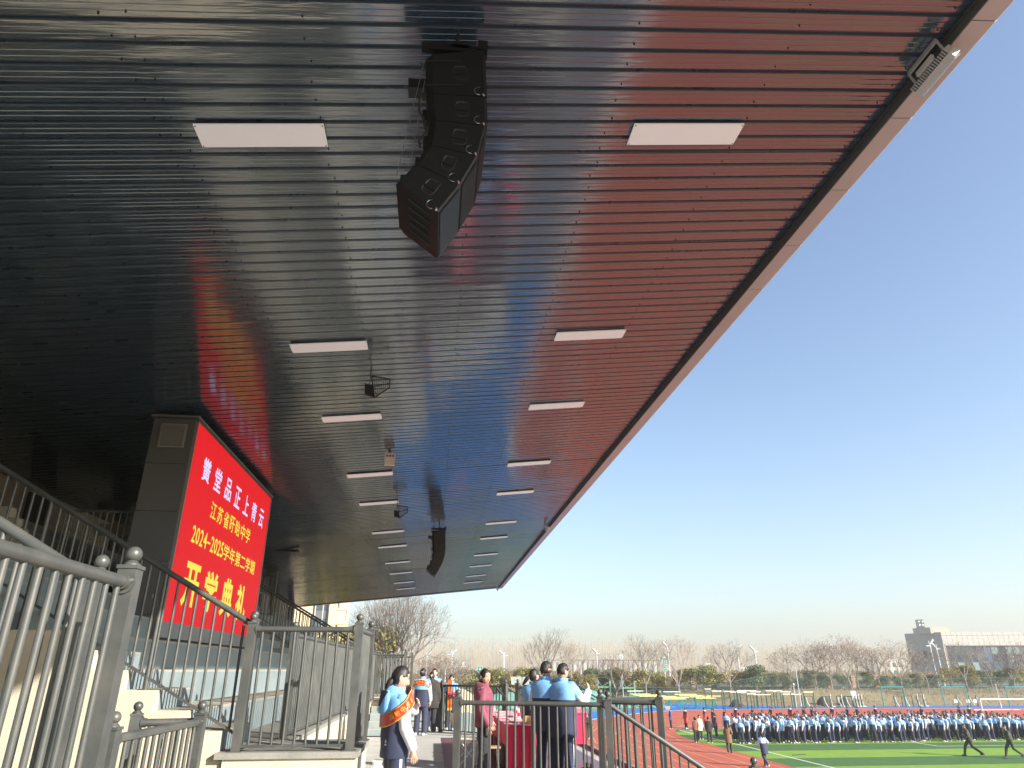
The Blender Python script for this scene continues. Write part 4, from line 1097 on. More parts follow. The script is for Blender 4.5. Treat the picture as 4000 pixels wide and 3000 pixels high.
# ------------------------------------------------ crowd on the pitch
def crowd_mesh(name, H, jk, tr, hem=.70, female=False, arm=0, long_=False, stance=0.0, nn=8, hairc=0):
    "one low detail person, single skin, facing +Y"
    K = H/1.65; mb = MB(); S = R_.uniform(0, 50)
    # slots 0 skin 1 hair 2 jacket low 3 jacket top 4 sleeve 5 trousers 6 shoe
    yoke = 1.12
    P = [(hem,.20,.14),(hem+.15,.20,.14),(1.0,.19,.135),(1.115,.19,.135),(1.125,.19,.135),(1.28,.205,.135),(1.345,.175,.11),(1.40,.075,.075)]
    rings = [sring(Vector((0, stance*(z-.8), z))*K, Vector((1,0,0)), Vector((0,1,0)), a*K, b*K, nn+2, e=.9, wr=.04, seed=S) for z, a, b in P]
    skinrings(mb, rings, colmat=lambda i, k: 3 if P[i][0] >= 1.12 else 2, cap0=False)
    for s in (-1, 1):
        aa = arm if s == 1 else 0
        el = (s*.22, .0+.02*aa, 1.08); wr = (s*.225, .07, .84)
        if aa == 2: el = (s*.25,.05,1.10); wr = (s*.02,.20,1.05)
        limb(mb, [Vector((s*.15,0,1.34))*K, Vector(el)*K, Vector(wr)*K], [.065*K,.056*K,.042*K], nn, 3, colmat=lambda t_, k: 4 if t_ > .30 else 3)
        d = Vector((0,.1,-1)) if aa != 2 else Vector((-s,.2,0))
        limb(mb, [Vector(wr)*K, (Vector(wr)+d*.10)*K], [.032*K,.018*K], 6, 1, mi=0)
        limb(mb, [Vector((s*.08,0,.84))*K, Vector((s*.10,.01,.48))*K, Vector((s*.11,-.01,.06))*K], [.10*K,.082*K,.070*K], nn, 2, mi=5)
        skinrings(mb, [sring(Vector((s*.11, y, .045))*K, Vector((1,0,0)), Vector((0,0,1)), a*K, .042*K, 6) for y, a in ((-.09,.03),(-.03,.045),(.08,.048),(.16,.03))], 6)
    limb(mb, [Vector((0,0,1.37))*K, Vector((0,.01,1.48))*K], [.05*K,.05*K], 8, 1, mi=0)
    b = len(mb.v); c = Vector((0,.01,1.54))*K; nl, nt_ = 12, 9
    for i in range(nt_+1):
        la = -pi/2 + pi*i/nt_
        for k in range(nl):
            a = 2*pi*k/nl; x = .078*cos(la)*sin(a); y = .096*cos(la)*cos(a); z = .120*sin(la)
            tt = max(0, -z/.12); x *= 1-.3*tt
            f = 1.0
            hairy = (z > .05) or (y < .015 and z > -.07)
            if hairy: f = 1.09
            mb.v.append(tuple(c + Vector((x,y,z))*K*f))
    for i in range(nt_):
        for k in range(nl):
            q = (Vector(mb.v[b+i*nl+k]) + Vector(mb.v[b+(i+1)*nl+(k+1) % nl]))/2 - c
            hairy = (q.z > .040*K) or (q.y < .030*K and q.z > -.08*K)
            mb.f.append((b+i*nl+k, b+i*nl+(k+1) % nl, b+(i+1)*nl+(k+1) % nl, b+(i+1)*nl+k)); mb.m.append(1 if hairy else 0)
    if female: limb(mb, [c+Vector((0,-.10,.03))*K, c+Vector((0,-.14,-.02))*K, c+Vector((0,-.11,-.14))*K], [.03*K,.035*K,.012*K], 6, 2, mi=1)
    if hairc: # pale collar or scarf
        skinrings(mb, [sring(Vector((0,-.01,z))*K, Vector((1,0,0)), Vector((0,1,0)), a*K, a*K, 8) for z, a in ((1.34,.12),(1.40,.115),(1.45,.07))], 7)
    mats = [M['skin'], M['hair'], M[jk[0]], M[jk[1]], M[jk[2]], M[tr], M['shoew'], M['creamc']]
    return mb.mesh(name, mats, smooth=True)
UN = ('navy','sblue','wcloth')
stud = [crowd_mesh('student', 1.60, UN, 'navy', .72, True), crowd_mesh('student', 1.70, UN, 'navy', .70), crowd_mesh('student', 1.66, UN, 'navy', .64, arm=2),
        crowd_mesh('student', 1.63, UN, 'navy', .70, True, hairc=1), crowd_mesh('student', 1.74, UN, 'btrouser', .72, stance=.05), crowd_mesh('student', 1.65, ('bcoat','sblue','wcloth'), 'navy', .66),
        crowd_mesh('student', 1.58, UN, 'navy', .74, True, stance=-.03), crowd_mesh('student', 1.68, ('sblue','sblue','wcloth'), 'navy', .76), crowd_mesh('student', 1.70, ('navy','wcloth','wcloth'), 'navy', .70, arm=2)]
pool = [0,1,2,3,4,6,1,0,3,4,6,1,5,7,8,2]
words = ['first','second','third','fourth','fifth','sixth','seventh','eighth','ninth','tenth','eleventh','twelfth','thirteenth','fourteenth','fifteenth','sixteenth','seventeenth','eighteenth','nineteenth','twentieth']
def ordw(i): return words[i] if i < 20 else ('twenty-' + words[i-20] if i < 29 else ('thirtieth' if i == 29 else ('thirty-' + words[i-30] if i < 39 else ('fortieth' if i == 39 else 'forty-' + words[i-40]))))
rows_n = ['front','second','third','fourth','fifth','sixth','seventh']
nst = 0
ug = 'students in blue and navy uniforms lined up on the pitch'
for r in range(6):
    i = 0; u = 21.6 + R_.uniform(-.2,.2) + (.25 if r % 2 else 0)
    u += [0, .6, .3, 1.2, .9, 1.6][r]
    while u < 46.5 and nst < 272:
        u += R_.uniform(.42,.60) if R_.random() > .12 else R_.uniform(.62,.95)
        v = 52.3 + r*1.15 + R_.uniform(-.38,.38) + (u-34)*.015
        if u > 38: v += .2
        me = stud[R_.choice(pool)]
        o = link('student', me, None, (u, v, GR+.01), (0, 0, radians(100 + R_.uniform(-50,50))), (R_.uniform(.92,1.12),)*2 + (R_.uniform(.92,1.07),))
        lab = '%s row student in blue and navy on the pitch, %s from the left' % (rows_n[r], ordw(i))
        tag(o, lab, 'person', ug if r == 0 else 'students in the %s row of the crowd' % rows_n[r]); i += 1; nst += 1
rj = crowd_mesh('person', 1.68, ('navy','navy','redc'), 'navy', .55, True); rj2 = crowd_mesh('person', 1.72, ('redc','navy','redc'), 'navy', .48, hairc=1)
def field_person(me, px, py, label, rz=100, v=None, group=None, sc=1.0):
    # the foot point on the level of the pitch
    p = at(px, py, 1.0); f = GR/p.z; p = p*f
    o = link('person', me, None, (p.x, p.y, GR+.01), (0,0,radians(rz)), (sc,)*3)
    return tag(o, label, 'person', group)
backs = [(2758,2848),(2790,2849),(2838,2850),(2880,2840),(2947,2838),(3018,2838),(3095,2838),(3148,2838),(3180,2837),(3260,2836),(3320,2836),(3358,2836),(3430,2836),(3612,2836),(3760,2836),(3800,2836)]
for i, (px, py) in enumerate(backs):
    field_person(rj if i % 3 else rj2, px, py, 'person in a red and navy jacket behind the crowd, %s from the left' % ordw(i), rz=95+R_.uniform(-20,20), group='people in red and navy jackets behind the crowd')
field_person(crowd_mesh('person', 1.72, ('indigo',)*3, 'btrouser', .66, arm=2), 2623, 2849, 'man in an indigo jacket standing alone at the corner of the turf', 80)
field_person(rj2, 2682, 2847, 'person in a long red coat standing alone right of the man in indigo', 110, sc=.98)
field_person(crowd_mesh('person', 1.66, ('rust',)*3, 'btrouser', .80, True), 2722, 2902, 'woman in a rust brown jacket with her back to the camera at the turf edge', 20)
field_person(crowd_mesh('person', 1.68, ('creamc',)*3, 'bcoat', .60, hairc=0), 2738, 2890, 'woman in a cream coat facing the one in rust brown', 190)
field_person(crowd_mesh('person', 1.72, ('bcoat',)*3, 'btrouser', .70), 2775, 2904, 'man in a black padded coat seen from behind at the turf edge', -10)
field_person(rj, 2800, 2880, 'person in a red and navy jacket in front of the left end of the crowd', 80)
def runner(label, px, py, mats, tr, H=1.68, rz=0, stride=.35, hem=.70, female=False, shoe='shoed', line=None):
    K = H/1.65; mb = MB()
    P = [(hem,.20,.145),(hem+.15,.205,.15),(1.0,.195,.14),(1.115,.195,.135),(1.125,.195,.135),(1.28,.20,.135),(1.35,.16,.11),(1.40,.08,.08),(1.44,.07,.07)]
    rings = [sring(Vector((0, .16*(z-.8), z))*K, Vector((1,0,0)), Vector((0,1,0)), a*K, b*K, 14, e=.9, wr=.05) for z, a, b in P]
    skinrings(mb, rings, colmat=lambda i, k: 3 if P[i][0] >= 1.12 else 2, cap0=False)
    for s in (-1, 1):
        f = s
        el = (s*.24, -.12*f+.05, 1.13); wr = (s*.17, .12+.02*f, 1.02+.04*f)
        limb(mb, [Vector((s*.15,.08,1.34))*K, Vector(el)*K, Vector(wr)*K], [.066*K,.058*K,.042*K], 10, 3, colmat=lambda t_, k: 4 if t_ > .30 else 3)
        limb(mb, [Vector(wr)*K, (Vector(wr)+Vector((0,.09,.03)))*K], [.032*K,.02*K], 8, 1, mi=0)
        kn = (s*.10, .10+.16*f*stride/.35*.6, .50); an = (s*.10, (.28 if f > 0 else -.42)*stride/.35*.9, .07 if f > 0 else .14)
        limb(mb, [Vector((s*.08,0,.84))*K, Vector(kn)*K, Vector(an)*K], [.105*K,.075*K,.060*K], 10, 3, colmat=lambda t_, k: 8 if (line and k in (0,1)) else 5)
        skinrings(mb, [sring(Vector((an[0], an[1]+y, an[2]-.03))*K, Vector((1,0,0)), Vector((0,0,1)), a*K, .042*K, 8) for y, a in ((-.09,.03),(-.03,.045),(.08,.048),(.16,.03))], 6)
    limb(mb, [Vector((0,.09,1.37))*K, Vector((0,.11,1.48))*K], [.05*K,.05*K], 8, 1, mi=0)
    hc = Vector((0,.12,1.54))*K
    head_mesh(mb, hc, K, nl=24, nt_=18, mi=0, mfeat=1, mlip=0); hair_mesh(mb, hc, K*1.02, 'tied' if female else 'short', nl=24, nt_=16, mi=1)
    if female: limb(mb, [hc+Vector((0,-.10,.02))*K, hc+Vector((0,-.13,-.06))*K, hc+Vector((0,-.11,-.26))*K], [.03*K,.04*K,.015*K], 8, 2, mi=1)
    me = mb.mesh('person', [M['skin'], M['hair'], M[mats[0]], M[mats[1]], M[mats[2]], M[tr], M[shoe], M['creamc'], M['gold']], smooth=True)
    return field_person(me, px, py, label, rz)
runner('woman in a long brown padded coat walking across the red track', 2852, 2944, ('brown',)*3, 'btrouser', rz=-20, stride=.22, hem=.58, female=True)
runner('student in light blue and navy running away over the turf edge', 2994, 2997, UN, 'navy', rz=10, stride=.3, hem=.62, female=True, shoe='shoew')
runner('person in green uniform with gold trim running across the pitch', 3800, 2955, ('army','army','army'), 'army', H=1.76, rz=80, stride=.5, hem=.86, line=1)
runner('second person in green uniform running at the right edge of the pitch', 3962, 2964, ('army','army','army'), 'army', H=1.76, rz=85, stride=.5, hem=.86, line=1)
# band in green uniforms with peaked caps behind the podium
bm_ = crowd_mesh('person', 1.72, ('army','army','army'), 'army', .80, arm=2)
cap = MB(); cap.lathe([(.001,.03),(.125,.035),(.13,.02),(.095,-.01),(.092,-.04),(.10,-.045)], n=14); capm = cap.mesh('cap', M['army'], smooth=True)
for i, (px, py) in enumerate([(2243,2884),(2256,2878),(2268,2886),(2282,2880),(2295,2884),(2305,2888)]):
    o = field_person(bm_, px, py, 'band member in green uniform and peaked cap behind the podium, %s from the left' % ordw(i), 180, group='band in green uniforms')
    link('cap', capm, o, (0,.01,1.66))

# ------------------------------------------------ podium furniture
TZ = DECK + .755
for i, (y0, y1) in enumerate(((13.15,14.60),(14.64,16.1),(16.14,17.6))):
    t = thing('table', ['nearest','middle','farthest'][i] + ' table under the red cloth on the podium', 'table', (1.62,(y0+y1)/2,DECK), group='tables on the podium')
    mb = MB(); mb.box(-.27,.27,-(y1-y0)/2,(y1-y0)/2,.72,.745); mb.build('tabletop', M['white'], t)
    for a in (-.23,.23):
        for b in (-.6,.6):
            mb = MB(); mb.box(a-.015,a+.015,b-.015,b+.015,0,.72); mb.build('leg', M['boxtrim'], t)
mb = MB(); x0, x1, y0, y1 = 1.34, 1.90, 13.08, 17.66
top = [(x0,y0),(x1,y0),(x1,y1),(x0,y1)]
mb.add([(x, y, TZ) for x, y in top], [(0,1,2,3)])
def drape(p0, p1, drop, amp=.018, nf=14, npt=None):
    p0 = Vector(p0); p1 = Vector(p1); d = p1-p0; nrm = Vector((d.y, -d.x)).normalized(); n = int(d.length/.02)
    rows_ = 6; vs = []; fs = []
    for j in range(rows_+1):
        f = j/rows_
        for i in range(n+1):
            s = i/n*d.length
            w = amp*f**.7*(sin(s*46+1.3*sin(s*7)) + .5*sin(s*23+2))
            q = p0 + d*(i/n) + nrm*(w + .035*f)
            vs.append((q.x, q.y, TZ - drop*f))
    for j in range(rows_):
        for i in range(n): fs.append((j*(n+1)+i, j*(n+1)+i+1, (j+1)*(n+1)+i+1, (j+1)*(n+1)+i))
    mb.add(vs, fs)
drape((x0,y0),(x1,y0), .74); drape((x1,y0),(x1,y1), .74); drape((x1,y1),(x0,y1), .74); drape((x0,y1),(x0,y0), .30, amp=.01)
o = mb.build('tablecloth', M['red'], smooth=True, fix=False); tag(o, 'bright crimson cloth draped over the row of podium tables', 'tablecloth')
for i in range(9):
    mb = MB(); x = 1.42 + R_.uniform(0,.25); y = 13.2 + i*.48; a = R_.uniform(-.3,.3)
    mb.obox((x, y, TZ+.006), (.105*cos(a), .105*sin(a), 0), (-.148*sin(a), .148*cos(a), 0), (0,0,.004), 0)
    mb.obox((x, y, TZ+.0115), (.095*cos(a), .095*sin(a), 0), (-.135*sin(a), .135*cos(a), 0), (0,0,.001), 1)
    o = mb.build('certificate', [M['red'], M['white']]); tag(o, 'red folder with white sheet on the crimson tablecloth, %s from the near end' % ordw(i), 'folder', 'red folders on the table')
for i, (x, y) in enumerate(((1.74,13.7),(1.80,14.0),(1.72,14.6),(1.78,15.5))):
    mb = MB(); mb.lathe([(.001,0),(.031,0),(.032,.02),(.032,.14),(.013,.175),(.013,.195),(.015,.197),(.015,.215),(.001,.216)], n=14)
    o = mb.build('bottle', mat('bottle_clear%d' % i, (.75,.80,.82), .1, spec=.5, alpha=.45), smooth=True); o.location = (x, y, TZ+.002)
    m2 = MB(); m2.lathe([(.0335,.06),(.0335,.12)], n=14); m2.build('bottle_label', M['red'], o)
    tag(o, 'clear water bottle with red label on the crimson table, %s from the near end' % ordw(i), 'bottle', 'water bottles on the table')
o = MB(); o.box(1.70,1.86,13.45,13.62,TZ+.001,TZ+.13); tag(o.build('cardboard_box', M['tan']), 'small tan box on the near end of the crimson table', 'box')
t = thing('table_microphone', 'black gooseneck microphone standing on the crimson table', 'microphone', (1.62,15.3,TZ+.002))
mb = MB(); mb.box(-.06,.06,-.05,.05,0,.03); mb.build('base', M['dark'], t)
mb = MB(); pts = [(0,0,.03),(0,0,.15),(-.02,0,.26),(-.08,0,.36),(-.16,0,.43)]; mb.path(pts, .006, 6); mb.build('gooseneck', M['dark'], t)
mb = MB(); mb.tube((-.15,0,.42),(-.28,0,.55),.022,n=10); mb.build('windscreen', M['dark'], t)
for i, (x, y) in enumerate(((1.05,13.0),(1.0,14.4))):
    t = thing('stool', ['nearer','farther'][i] + ' wooden topped stool with metal legs beside the crimson table', 'stool', (x,y,DECK+.008), group='stools beside the table')
    mb = MB(); mb.box(-.16,.16,-.12,.12,.42,.445); mb.build('seat', M['tan'], t)
    for a in (-.12,.12):
        for b in (-.09,.09):
            mb = MB(); mb.tube((a*1.1,b*1.1,0),(a,b,.42),.012,n=8); mb.build('leg', M['white'], t)
t = thing('chair', 'pale folding chair turned towards the crimson table', 'chair', (.72,14.3,DECK+.008), radians(-80))
mb = MB(); mb.box(-.2,.2,-.2,.2,.43,.455); mb.build('seat', M['creamc'], t)
mb = MB(); mb.obox((0,-.24,.68),(.2,0,0),(0,.012,0),(0,-.06,.20)); mb.build('backrest', M['tan'], t)
for a in (-.18,.18):
    mb = MB(); mb.tube((a,.18,0),(a,-.18,.44),.011,n=8); mb.build('leg', M['white'], t)
    mb = MB(); mb.tube((a,-.2,0),(a,.16,.43),.011,n=8); mb.build('leg', M['white'], t)
    mb = MB(); mb.tube((a,-.19,.44),(a,-.30,.88),.011,n=8); mb.build('back_post', M['white'], t)
# lectern with red cloth behind the boys
t = thing('lectern', 'narrow lectern covered in bright red cloth right of the speaking boy', 'lectern', (2.93,14.9,DECK))
mb = MB(); mb.box(-.16,.17,-.03,.28,.30,.86); mb.build('cloth', M['red'], t)
mb = MB(); mb.obox((0,.12,.875),(.19,0,0),(0,.17,.03),(0,0,.012)); mb.build('top', M['red'], t)
for a in (-.12,.12):
    mb = MB(); mb.tube((a,.12,0),(a,.12,.30),.015,n=8); mb.build('leg', M['dark'], t)
# microphone stands
def micstand(x, y, base_h, tip, label):
    t = thing('microphone_stand', label, 'microphone stand', (x,y,DECK), group='microphone stands in front of the speaking boy')
    mb = MB()
    for k in range(3):
        a = 2*pi*k/3+.4; mb2 = MB(); mb2.tube((0,0,.10),(.30*cos(a),.30*sin(a),.012),.010,n=8); mb2.build('leg', M['dark'], t)
    mb.tube((0,0,.06),(0,0,base_h),.010,n=8); mb.build('pole', M['dark'], t)
    mb = MB(); mb.tube((0,0,.04),(0,0,.16),.03,n=10); mb.build('hub', M['dark'], t)
    tip = Vector(tip); c_ = Vector((0,0,base_h)); d = (tip-c_).normalized()
    mb = MB(); mb.tube(c_-d*.38, tip, .013, n=8); mb.build('boom', M['dark'], t)
    mb = MB(); mb.ball(c_, .025, 8); mb.build('clutch', M['dark'], t)
    mic = MB(); mic.tube(tip-d*.02, tip+d*.17, .016, .022, n=12); o = mic.build('microphone', M['dark'], t, smooth=True)
    mic = MB(); mic.ball(tip+d*.19, .036, 12); mic.build('microphone_head', M['black'], o, smooth=True)
    return t
_c = at(2284,2712,13.25); _t = at(2222,2677,12.8)
micstand(_c.x, 13.25, _c.z-DECK, (_t.x-_c.x,12.8-13.25,_t.z-DECK), 'boom microphone stand with its head at the mouth of the boy')
_c = at(2300,2706,13.1); _t = at(2243,2668,12.75)
micstand(_c.x, 13.1, _c.z-DECK, (_t.x-_c.x,12.75-13.1,_t.z-DECK), 'second boom microphone stand just beside the first')
# plastic bag
mb = MB()
rr = [sring(Vector((0,0,z)), Vector((1,0,0)), Vector((0,1,0)), a, a*.7, 18, wr=.35, seed=3) for z, a in ((0,.06),(.03,.10),(.12,.12),(.2,.11),(.27,.075),(.33,.05),(.36,.055))]
skinrings(mb, rr)
o = mb.build('plastic_bag', mat('bag_film', (.8,.82,.82), .25, alpha=.42, spec=.7), smooth=True); o.location = (-.52,8.15,DECK+.42); tag(o, 'crumpled clear plastic bag hanging at the thigh of the girl with the sash', 'bag')

# ------------------------------------------------ background: bank, fence, trees, houses
M['bank'] = mat('dry_bank_grass', (0.27,0.20,0.11), 0.95, 0, (0.17,0.15,0.075), 0.9, 8, bump=0.6, bscale=6, bdist=.1)
M['fgreen'] = mat('fence_green', (0.03,0.10,0.075), 0.6)
M['teal'] = mat('teal_paint', (0.02,0.24,0.22), 0.5)
M['dgreen'] = mat('dark_green_paint', (0.012,0.07,0.05), 0.5)
M['yellow'] = mat('yellow_paint', (0.66,0.60,0.20), 0.5)
M['pale'] = mat('pale_paint', (0.66,0.64,0.50), 0.5)
M['brick'] = mat('pinkish_brick', (0.34,0.17,0.12), 0.9, 0, (0.42,0.23,0.17), 3, 5)
M['bark'] = mat('bark', (0.24,0.20,0.16), 0.9, 0, (0.36,0.31,0.26), 3, 4)
M['twig'] = mat('twig', (0.25,0.205,0.165), 0.9)
M['dead'] = mat('dead_leaf', (0.26,0.12,0.055), 0.9)
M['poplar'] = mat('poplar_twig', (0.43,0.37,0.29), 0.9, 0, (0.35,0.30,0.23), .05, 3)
M['leafA'] = mat('leaf_olive', (0.20,0.20,0.045), 0.7, 0, (0.33,0.27,0.06), 1.5, 3)
M['leafB'] = mat('leaf_dark', (0.07,0.105,0.040), 0.7, 0, (0.13,0.155,0.05), 1.5, 3)
M['leafC'] = mat('leaf_brownish', (0.30,0.19,0.07), 0.75, 0, (0.18,0.16,0.055), 1.5, 3)
M['net'] = mat('green_netting', (0.08,0.25,0.21), 0.85, 0, (0.17,0.31,0.24), 1.0, 7, bump=.5, bscale=4, bdist=.1)
M['signg'] = mat('sign_green', (0.01,0.22,0.13), 0.4)
M['glassb'] = mat('facade_glass', (0.03,0.07,0.11), 0.12, 0.3, (0.08,0.16,0.20), .12, 3, spec=.8)
M['glassd'] = mat('tower_glass', (0.05,0.075,0.085), 0.15, 0.2, (0.10,0.13,0.14), .5, 3, spec=.8)
M['stone'] = mat('hall_cladding', (0.46,0.435,0.38), 0.85, 0, (0.51,0.485,0.43), .4, 4)
M['stone2'] = mat('plinth_cream', (0.52,0.48,0.38), 0.85)
M['towerc'] = mat('tower_cream', (0.62,0.50,0.32), 0.85, 0, (0.66,0.54,0.36), .3, 4)
M['lamp'] = mat('lamp_white', (0.50,0.50,0.49), 0.5)
M['rock'] = mat('rock', (0.10,0.075,0.05), 0.95, 0, (0.06,0.05,0.035), 2, 5, bump=.6, bscale=5, bdist=.1)

# bank behind the track: earth rising behind the courts
mb = MB(); NX, NY = 90, 10; vs = []; fs = []
def bank_v(u): return 101.0 if u > 52 else (101.0 + (52-u)*.75 if u > 36 else 113.0)
def bank_h(u, v):
    f = max(0, min(1, (v-bank_v(u))/14)); h = 2.0*f*f*(3-2*f)
    if u < 40: h *= max(.25, (u-8)/32)
    return h*(.85+.3*N_.noise(Vector((u*.12, v*.12, 0)))) + (.12*N_.noise(Vector((u*.6, v*.6, 3))) if f > .02 else -.06)
for j in range(NY+1):
    for i in range(NX+1):
        u = -20+180*i/NX; v = 100+30*j/NY
        vs.append((u, v, GR+bank_h(u, v)-(.012 if v < bank_v(u) else 0)))
for j in range(NY):
    for i in range(NX): fs.append((j*(NX+1)+i, j*(NX+1)+i+1, (j+1)*(NX+1)+i+1, (j+1)*(NX+1)+i))
mb.add(vs, fs); tag(mb.build('grass_bank', M['bank'], smooth=True, fix=False), kind='structure')
def gz(u, v): return GR + max(0, bank_h(u, v)) if v > 100 else GR
mb = MB(); r_ = random.Random(5)
for k in range(9000):
    u = r_.uniform(20,115); v = r_.uniform(bank_v(u)+.5,125); h = r_.uniform(.08,.35); a = r_.uniform(0,pi); z = gz(u,v)
    mb.add([(u-.05*cos(a),v-.05*sin(a),z),(u+.05*cos(a),v+.05*sin(a),z),(u+r_.uniform(-.1,.1),v,z+h)], [(0,1,2)])
tag(mb.build('dry_grass_tufts', mat('dry_tuft', (.34,.25,.13), .9, col2=(.22,.18,.09), scale=.8), fix=False), 'dry winter grass tufts on the bank behind the track', 'grass', kind='stuff')

# low brick wall line with pillars and a mesh fence
FV = 112.0
fe = thing('mesh_fence', 'tall green wire mesh fence behind the track', 'fence', (0,FV,GR))
mb = MB()
u = -14.0; posts_ = []
while u < 122: posts_.append(u); u += 4.0
ph_ = MB(); ph_.tube((0,0,0),(0,0,2.75),.045,n=6); ph_.ball((0,0,2.78),.07,8); pm_ = ph_.mesh('fence_post', M['fgreen'])
def fh(u): return gz(u, FV)-GR
for u in posts_: link('fence_post', pm_, fe, (u, 0, fh(u)-.4))
mb = MB()
for a, b in zip(posts_, posts_[1:]):
    mb.tube((a,0,fh(a)+2.3),(b,0,fh(b)+2.3),.028,n=4)
mb.build('top_rail', M['fgreen'], fe)
mb = MB()
for a, b in zip(posts_, posts_[1:]):
    za, zb = fh(a), fh(b)
    for k in range(20):
        f = k/20; x = a+(b-a)*f; z = za+(zb-za)*f
        mb.add([(x-.008,0,z-.2),(x+.008,0,z-.2),(x+.008,0,z+2.3),(x-.008,0,z+2.3)], [(0,1,2,3)])
    for k in range(12):
        h = .2*k; mb.add([(a,0,za+h-.008),(b,0,zb+h-.008),(b,0,zb+h+.008),(a,0,za+h+.008)], [(0,1,2,3)])
tag(mb.build('mesh_wires', M['fgreen'], fe, fix=False), kind='stuff')
pb = MB(); pb.box(-.33,.33,-.33,.33,0,2.2); pb.box(-.40,.40,-.40,.40,2.2,2.4); pb.box(-.34,.34,-.34,.34,2.4,2.5); pbm = pb.mesh('brick_pillar', M['brick'])
for i, px in enumerate((2630,2708,2790,2870,3070,3158,3242,3337,3427,3620,3800,3960)):
    p = at(px, 2700, 126); o = link('brick_pillar', pbm, None, (p.x, 126, gz(p.x,126)-.35)); tag(o, 'pinkish brick pillar of the street wall, %s from the left' % ordw(i), 'pillar', 'brick pillars along the street')
mb = MB()
for z in (.3, 1.6): mb.box(20,140,126.1,126.16,GR+1.7+z,GR+1.75+z)
tag(mb.build('street_guardrail', M['boxtrim']), 'thin metal rails running between the brick pillars', 'fence', kind=None)
mb = MB(); mb.add([(-300,133,GR+2.02),(500,133,GR+2.02),(500,147,GR+2.02),(-300,147,GR+2.02)], [(0,1,2,3)])
tag(mb.build('street', mat('asphalt', (.09,.09,.09), .85, col2=(.12,.12,.118), scale=.4), fix=False), kind='structure')
mb = MB(); mb.add([(-400,129.5,GR+1.96),(700,129.5,GR+1.96),(700,1100,GR+1.99),(-400,1100,GR+1.99)], [(0,1,2,3)])
tag(mb.build('far_ground', M['soil'], fix=False), kind='structure')
# green netting over an earth heap
mb = MB(); NX, NY = 60, 14; vs = []; fs = []
for j in range(NY+1):
    for i in range(NX+1):
        f = i/NX; g_ = j/NY; u = 0+34*f; v = 101+8*g_
        h = (2.9*sin(pi*min(1,f*1.02))**.7*(sin(pi*g_)**.8))*(.75+.5*N_.noise(Vector((u*.22,v*.3,1)))) + .25*N_.noise(Vector((u*1.1,v*1.1,0)))
        vs.append((u, v, GR-.05+max(0,h)))
for j in range(NY):
    for i in range(NX): fs.append((j*(NX+1)+i, j*(NX+1)+i+1, (j+1)*(NX+1)+i+1, (j+1)*(NX+1)+i))
mb.add(vs, fs); tag(mb.build('covered_heap', M['net'], smooth=True, fix=False), 'long earth heap covered with torn green netting beyond the podium', 'earth heap')

# ---- bare trees
def bare_tree(seed, H, spread=.9, levels=6, leaf=0, trunk_r=.13, multi=1, upright=.5, twigs=3):
    r = random.Random(seed); A = MB(); Lf = MB(); T = MB()
    def grow(p, d, ln, rad, lv):
        seg = 2 if lv > 1 else 3; q = p.copy(); dd = d.copy()
        for s in range(seg):
            dd = (dd + Vector((r.uniform(-1,1), r.uniform(-1,1), r.uniform(-.2,.5)))*.13).normalized()
            q2 = q + dd*ln/seg; r0 = rad*(1-.30*s/seg); r1 = rad*(1-.30*(s+1)/seg)
            (A if lv < 3 else T).tube(q, q2, r0, r1, n=6 if lv < 2 else 3, cap=False); q = q2
            if lv >= 2 and r.random() < .5 and lv < levels:
                sd_ = (dd + Vector((r.uniform(-1,1), r.uniform(-1,1), r.uniform(-.1,.9)))*.8).normalized()
                grow(q, sd_, ln*.55, rad*.45, lv+2)
        if lv >= levels:
            if leaf and r.random() < leaf:
                for _ in range(2):
                    c = q + Vector((r.uniform(-.15,.15), r.uniform(-.15,.15), r.uniform(-.15,.1))); a = Vector((r.uniform(-1,1),r.uniform(-1,1),r.uniform(-1,1))).normalized()*.07; b = a.orthogonal().normalized()*.06
                    Lf.add([c-a, c+b, c+a, c-b], [(0,1,2,3)])
            return
        nb = twigs if lv > 0 else 4
        for k in range(nb):
            a = 2*pi*(k+r.random()*.7)/nb + seed; tilt = spread*(.45+.5*r.random())
            ax = dd.orthogonal().normalized(); ax = Matrix.Rotation(a, 3, dd) @ ax
            nd = (dd*cos(tilt) + ax*sin(tilt) + Vector((0,0,upright*.30))).normalized()
            grow(q, nd, ln*(r.uniform(.95,1.15) if lv == 0 else r.uniform(.70,.86)), max(rad*.60, .010), lv+1)
    for m in range(multi):
        d0 = Vector((r.uniform(-.25,.25)*(multi>1), r.uniform(-.25,.25)*(multi>1), 1)).normalized()
        grow(Vector((0,0,-.2)), d0, H*.20, trunk_r, 0)
    tm = A.mesh('trunk', M['bark'], smooth=True, fix=False); cm_ = T.mesh('crown', M['twig'], fix=False)
    lf = Lf.mesh('leaves', M['dead'], fix=False) if Lf.f else None
    return tm, cm_, lf
TV = [bare_tree(1, 9.4, .90, 5, .20), bare_tree(2, 10.0, .80, 5, .08, upright=.8), bare_tree(3, 9.0, .95, 5, .35), bare_tree(4, 10.4, .78, 5, .04, upright=.6, twigs=3), bare_tree(5, 9.2, .95, 5, .5)]
def place_tree(var, loc, s, rz, label, group=None):
    t = thing('bare_tree', label, 'tree', loc, rz, group); t.scale = (s,)*3
    link('trunk', var[0], t); link('crown', var[1], t)
    if var[2]: tag(link('dead_leaves', var[2], t), kind='stuff')
    return t
TB = bare_tree(11, 13.5, .80, 6, .10, .16, multi=2, upright=.55, twigs=3)
_t = place_tree(TB, (-3.3,58,GR), .88, .4, 'largest bare tree rising beside the far end of the canopy'); _t.scale = (.66,.66,.90)
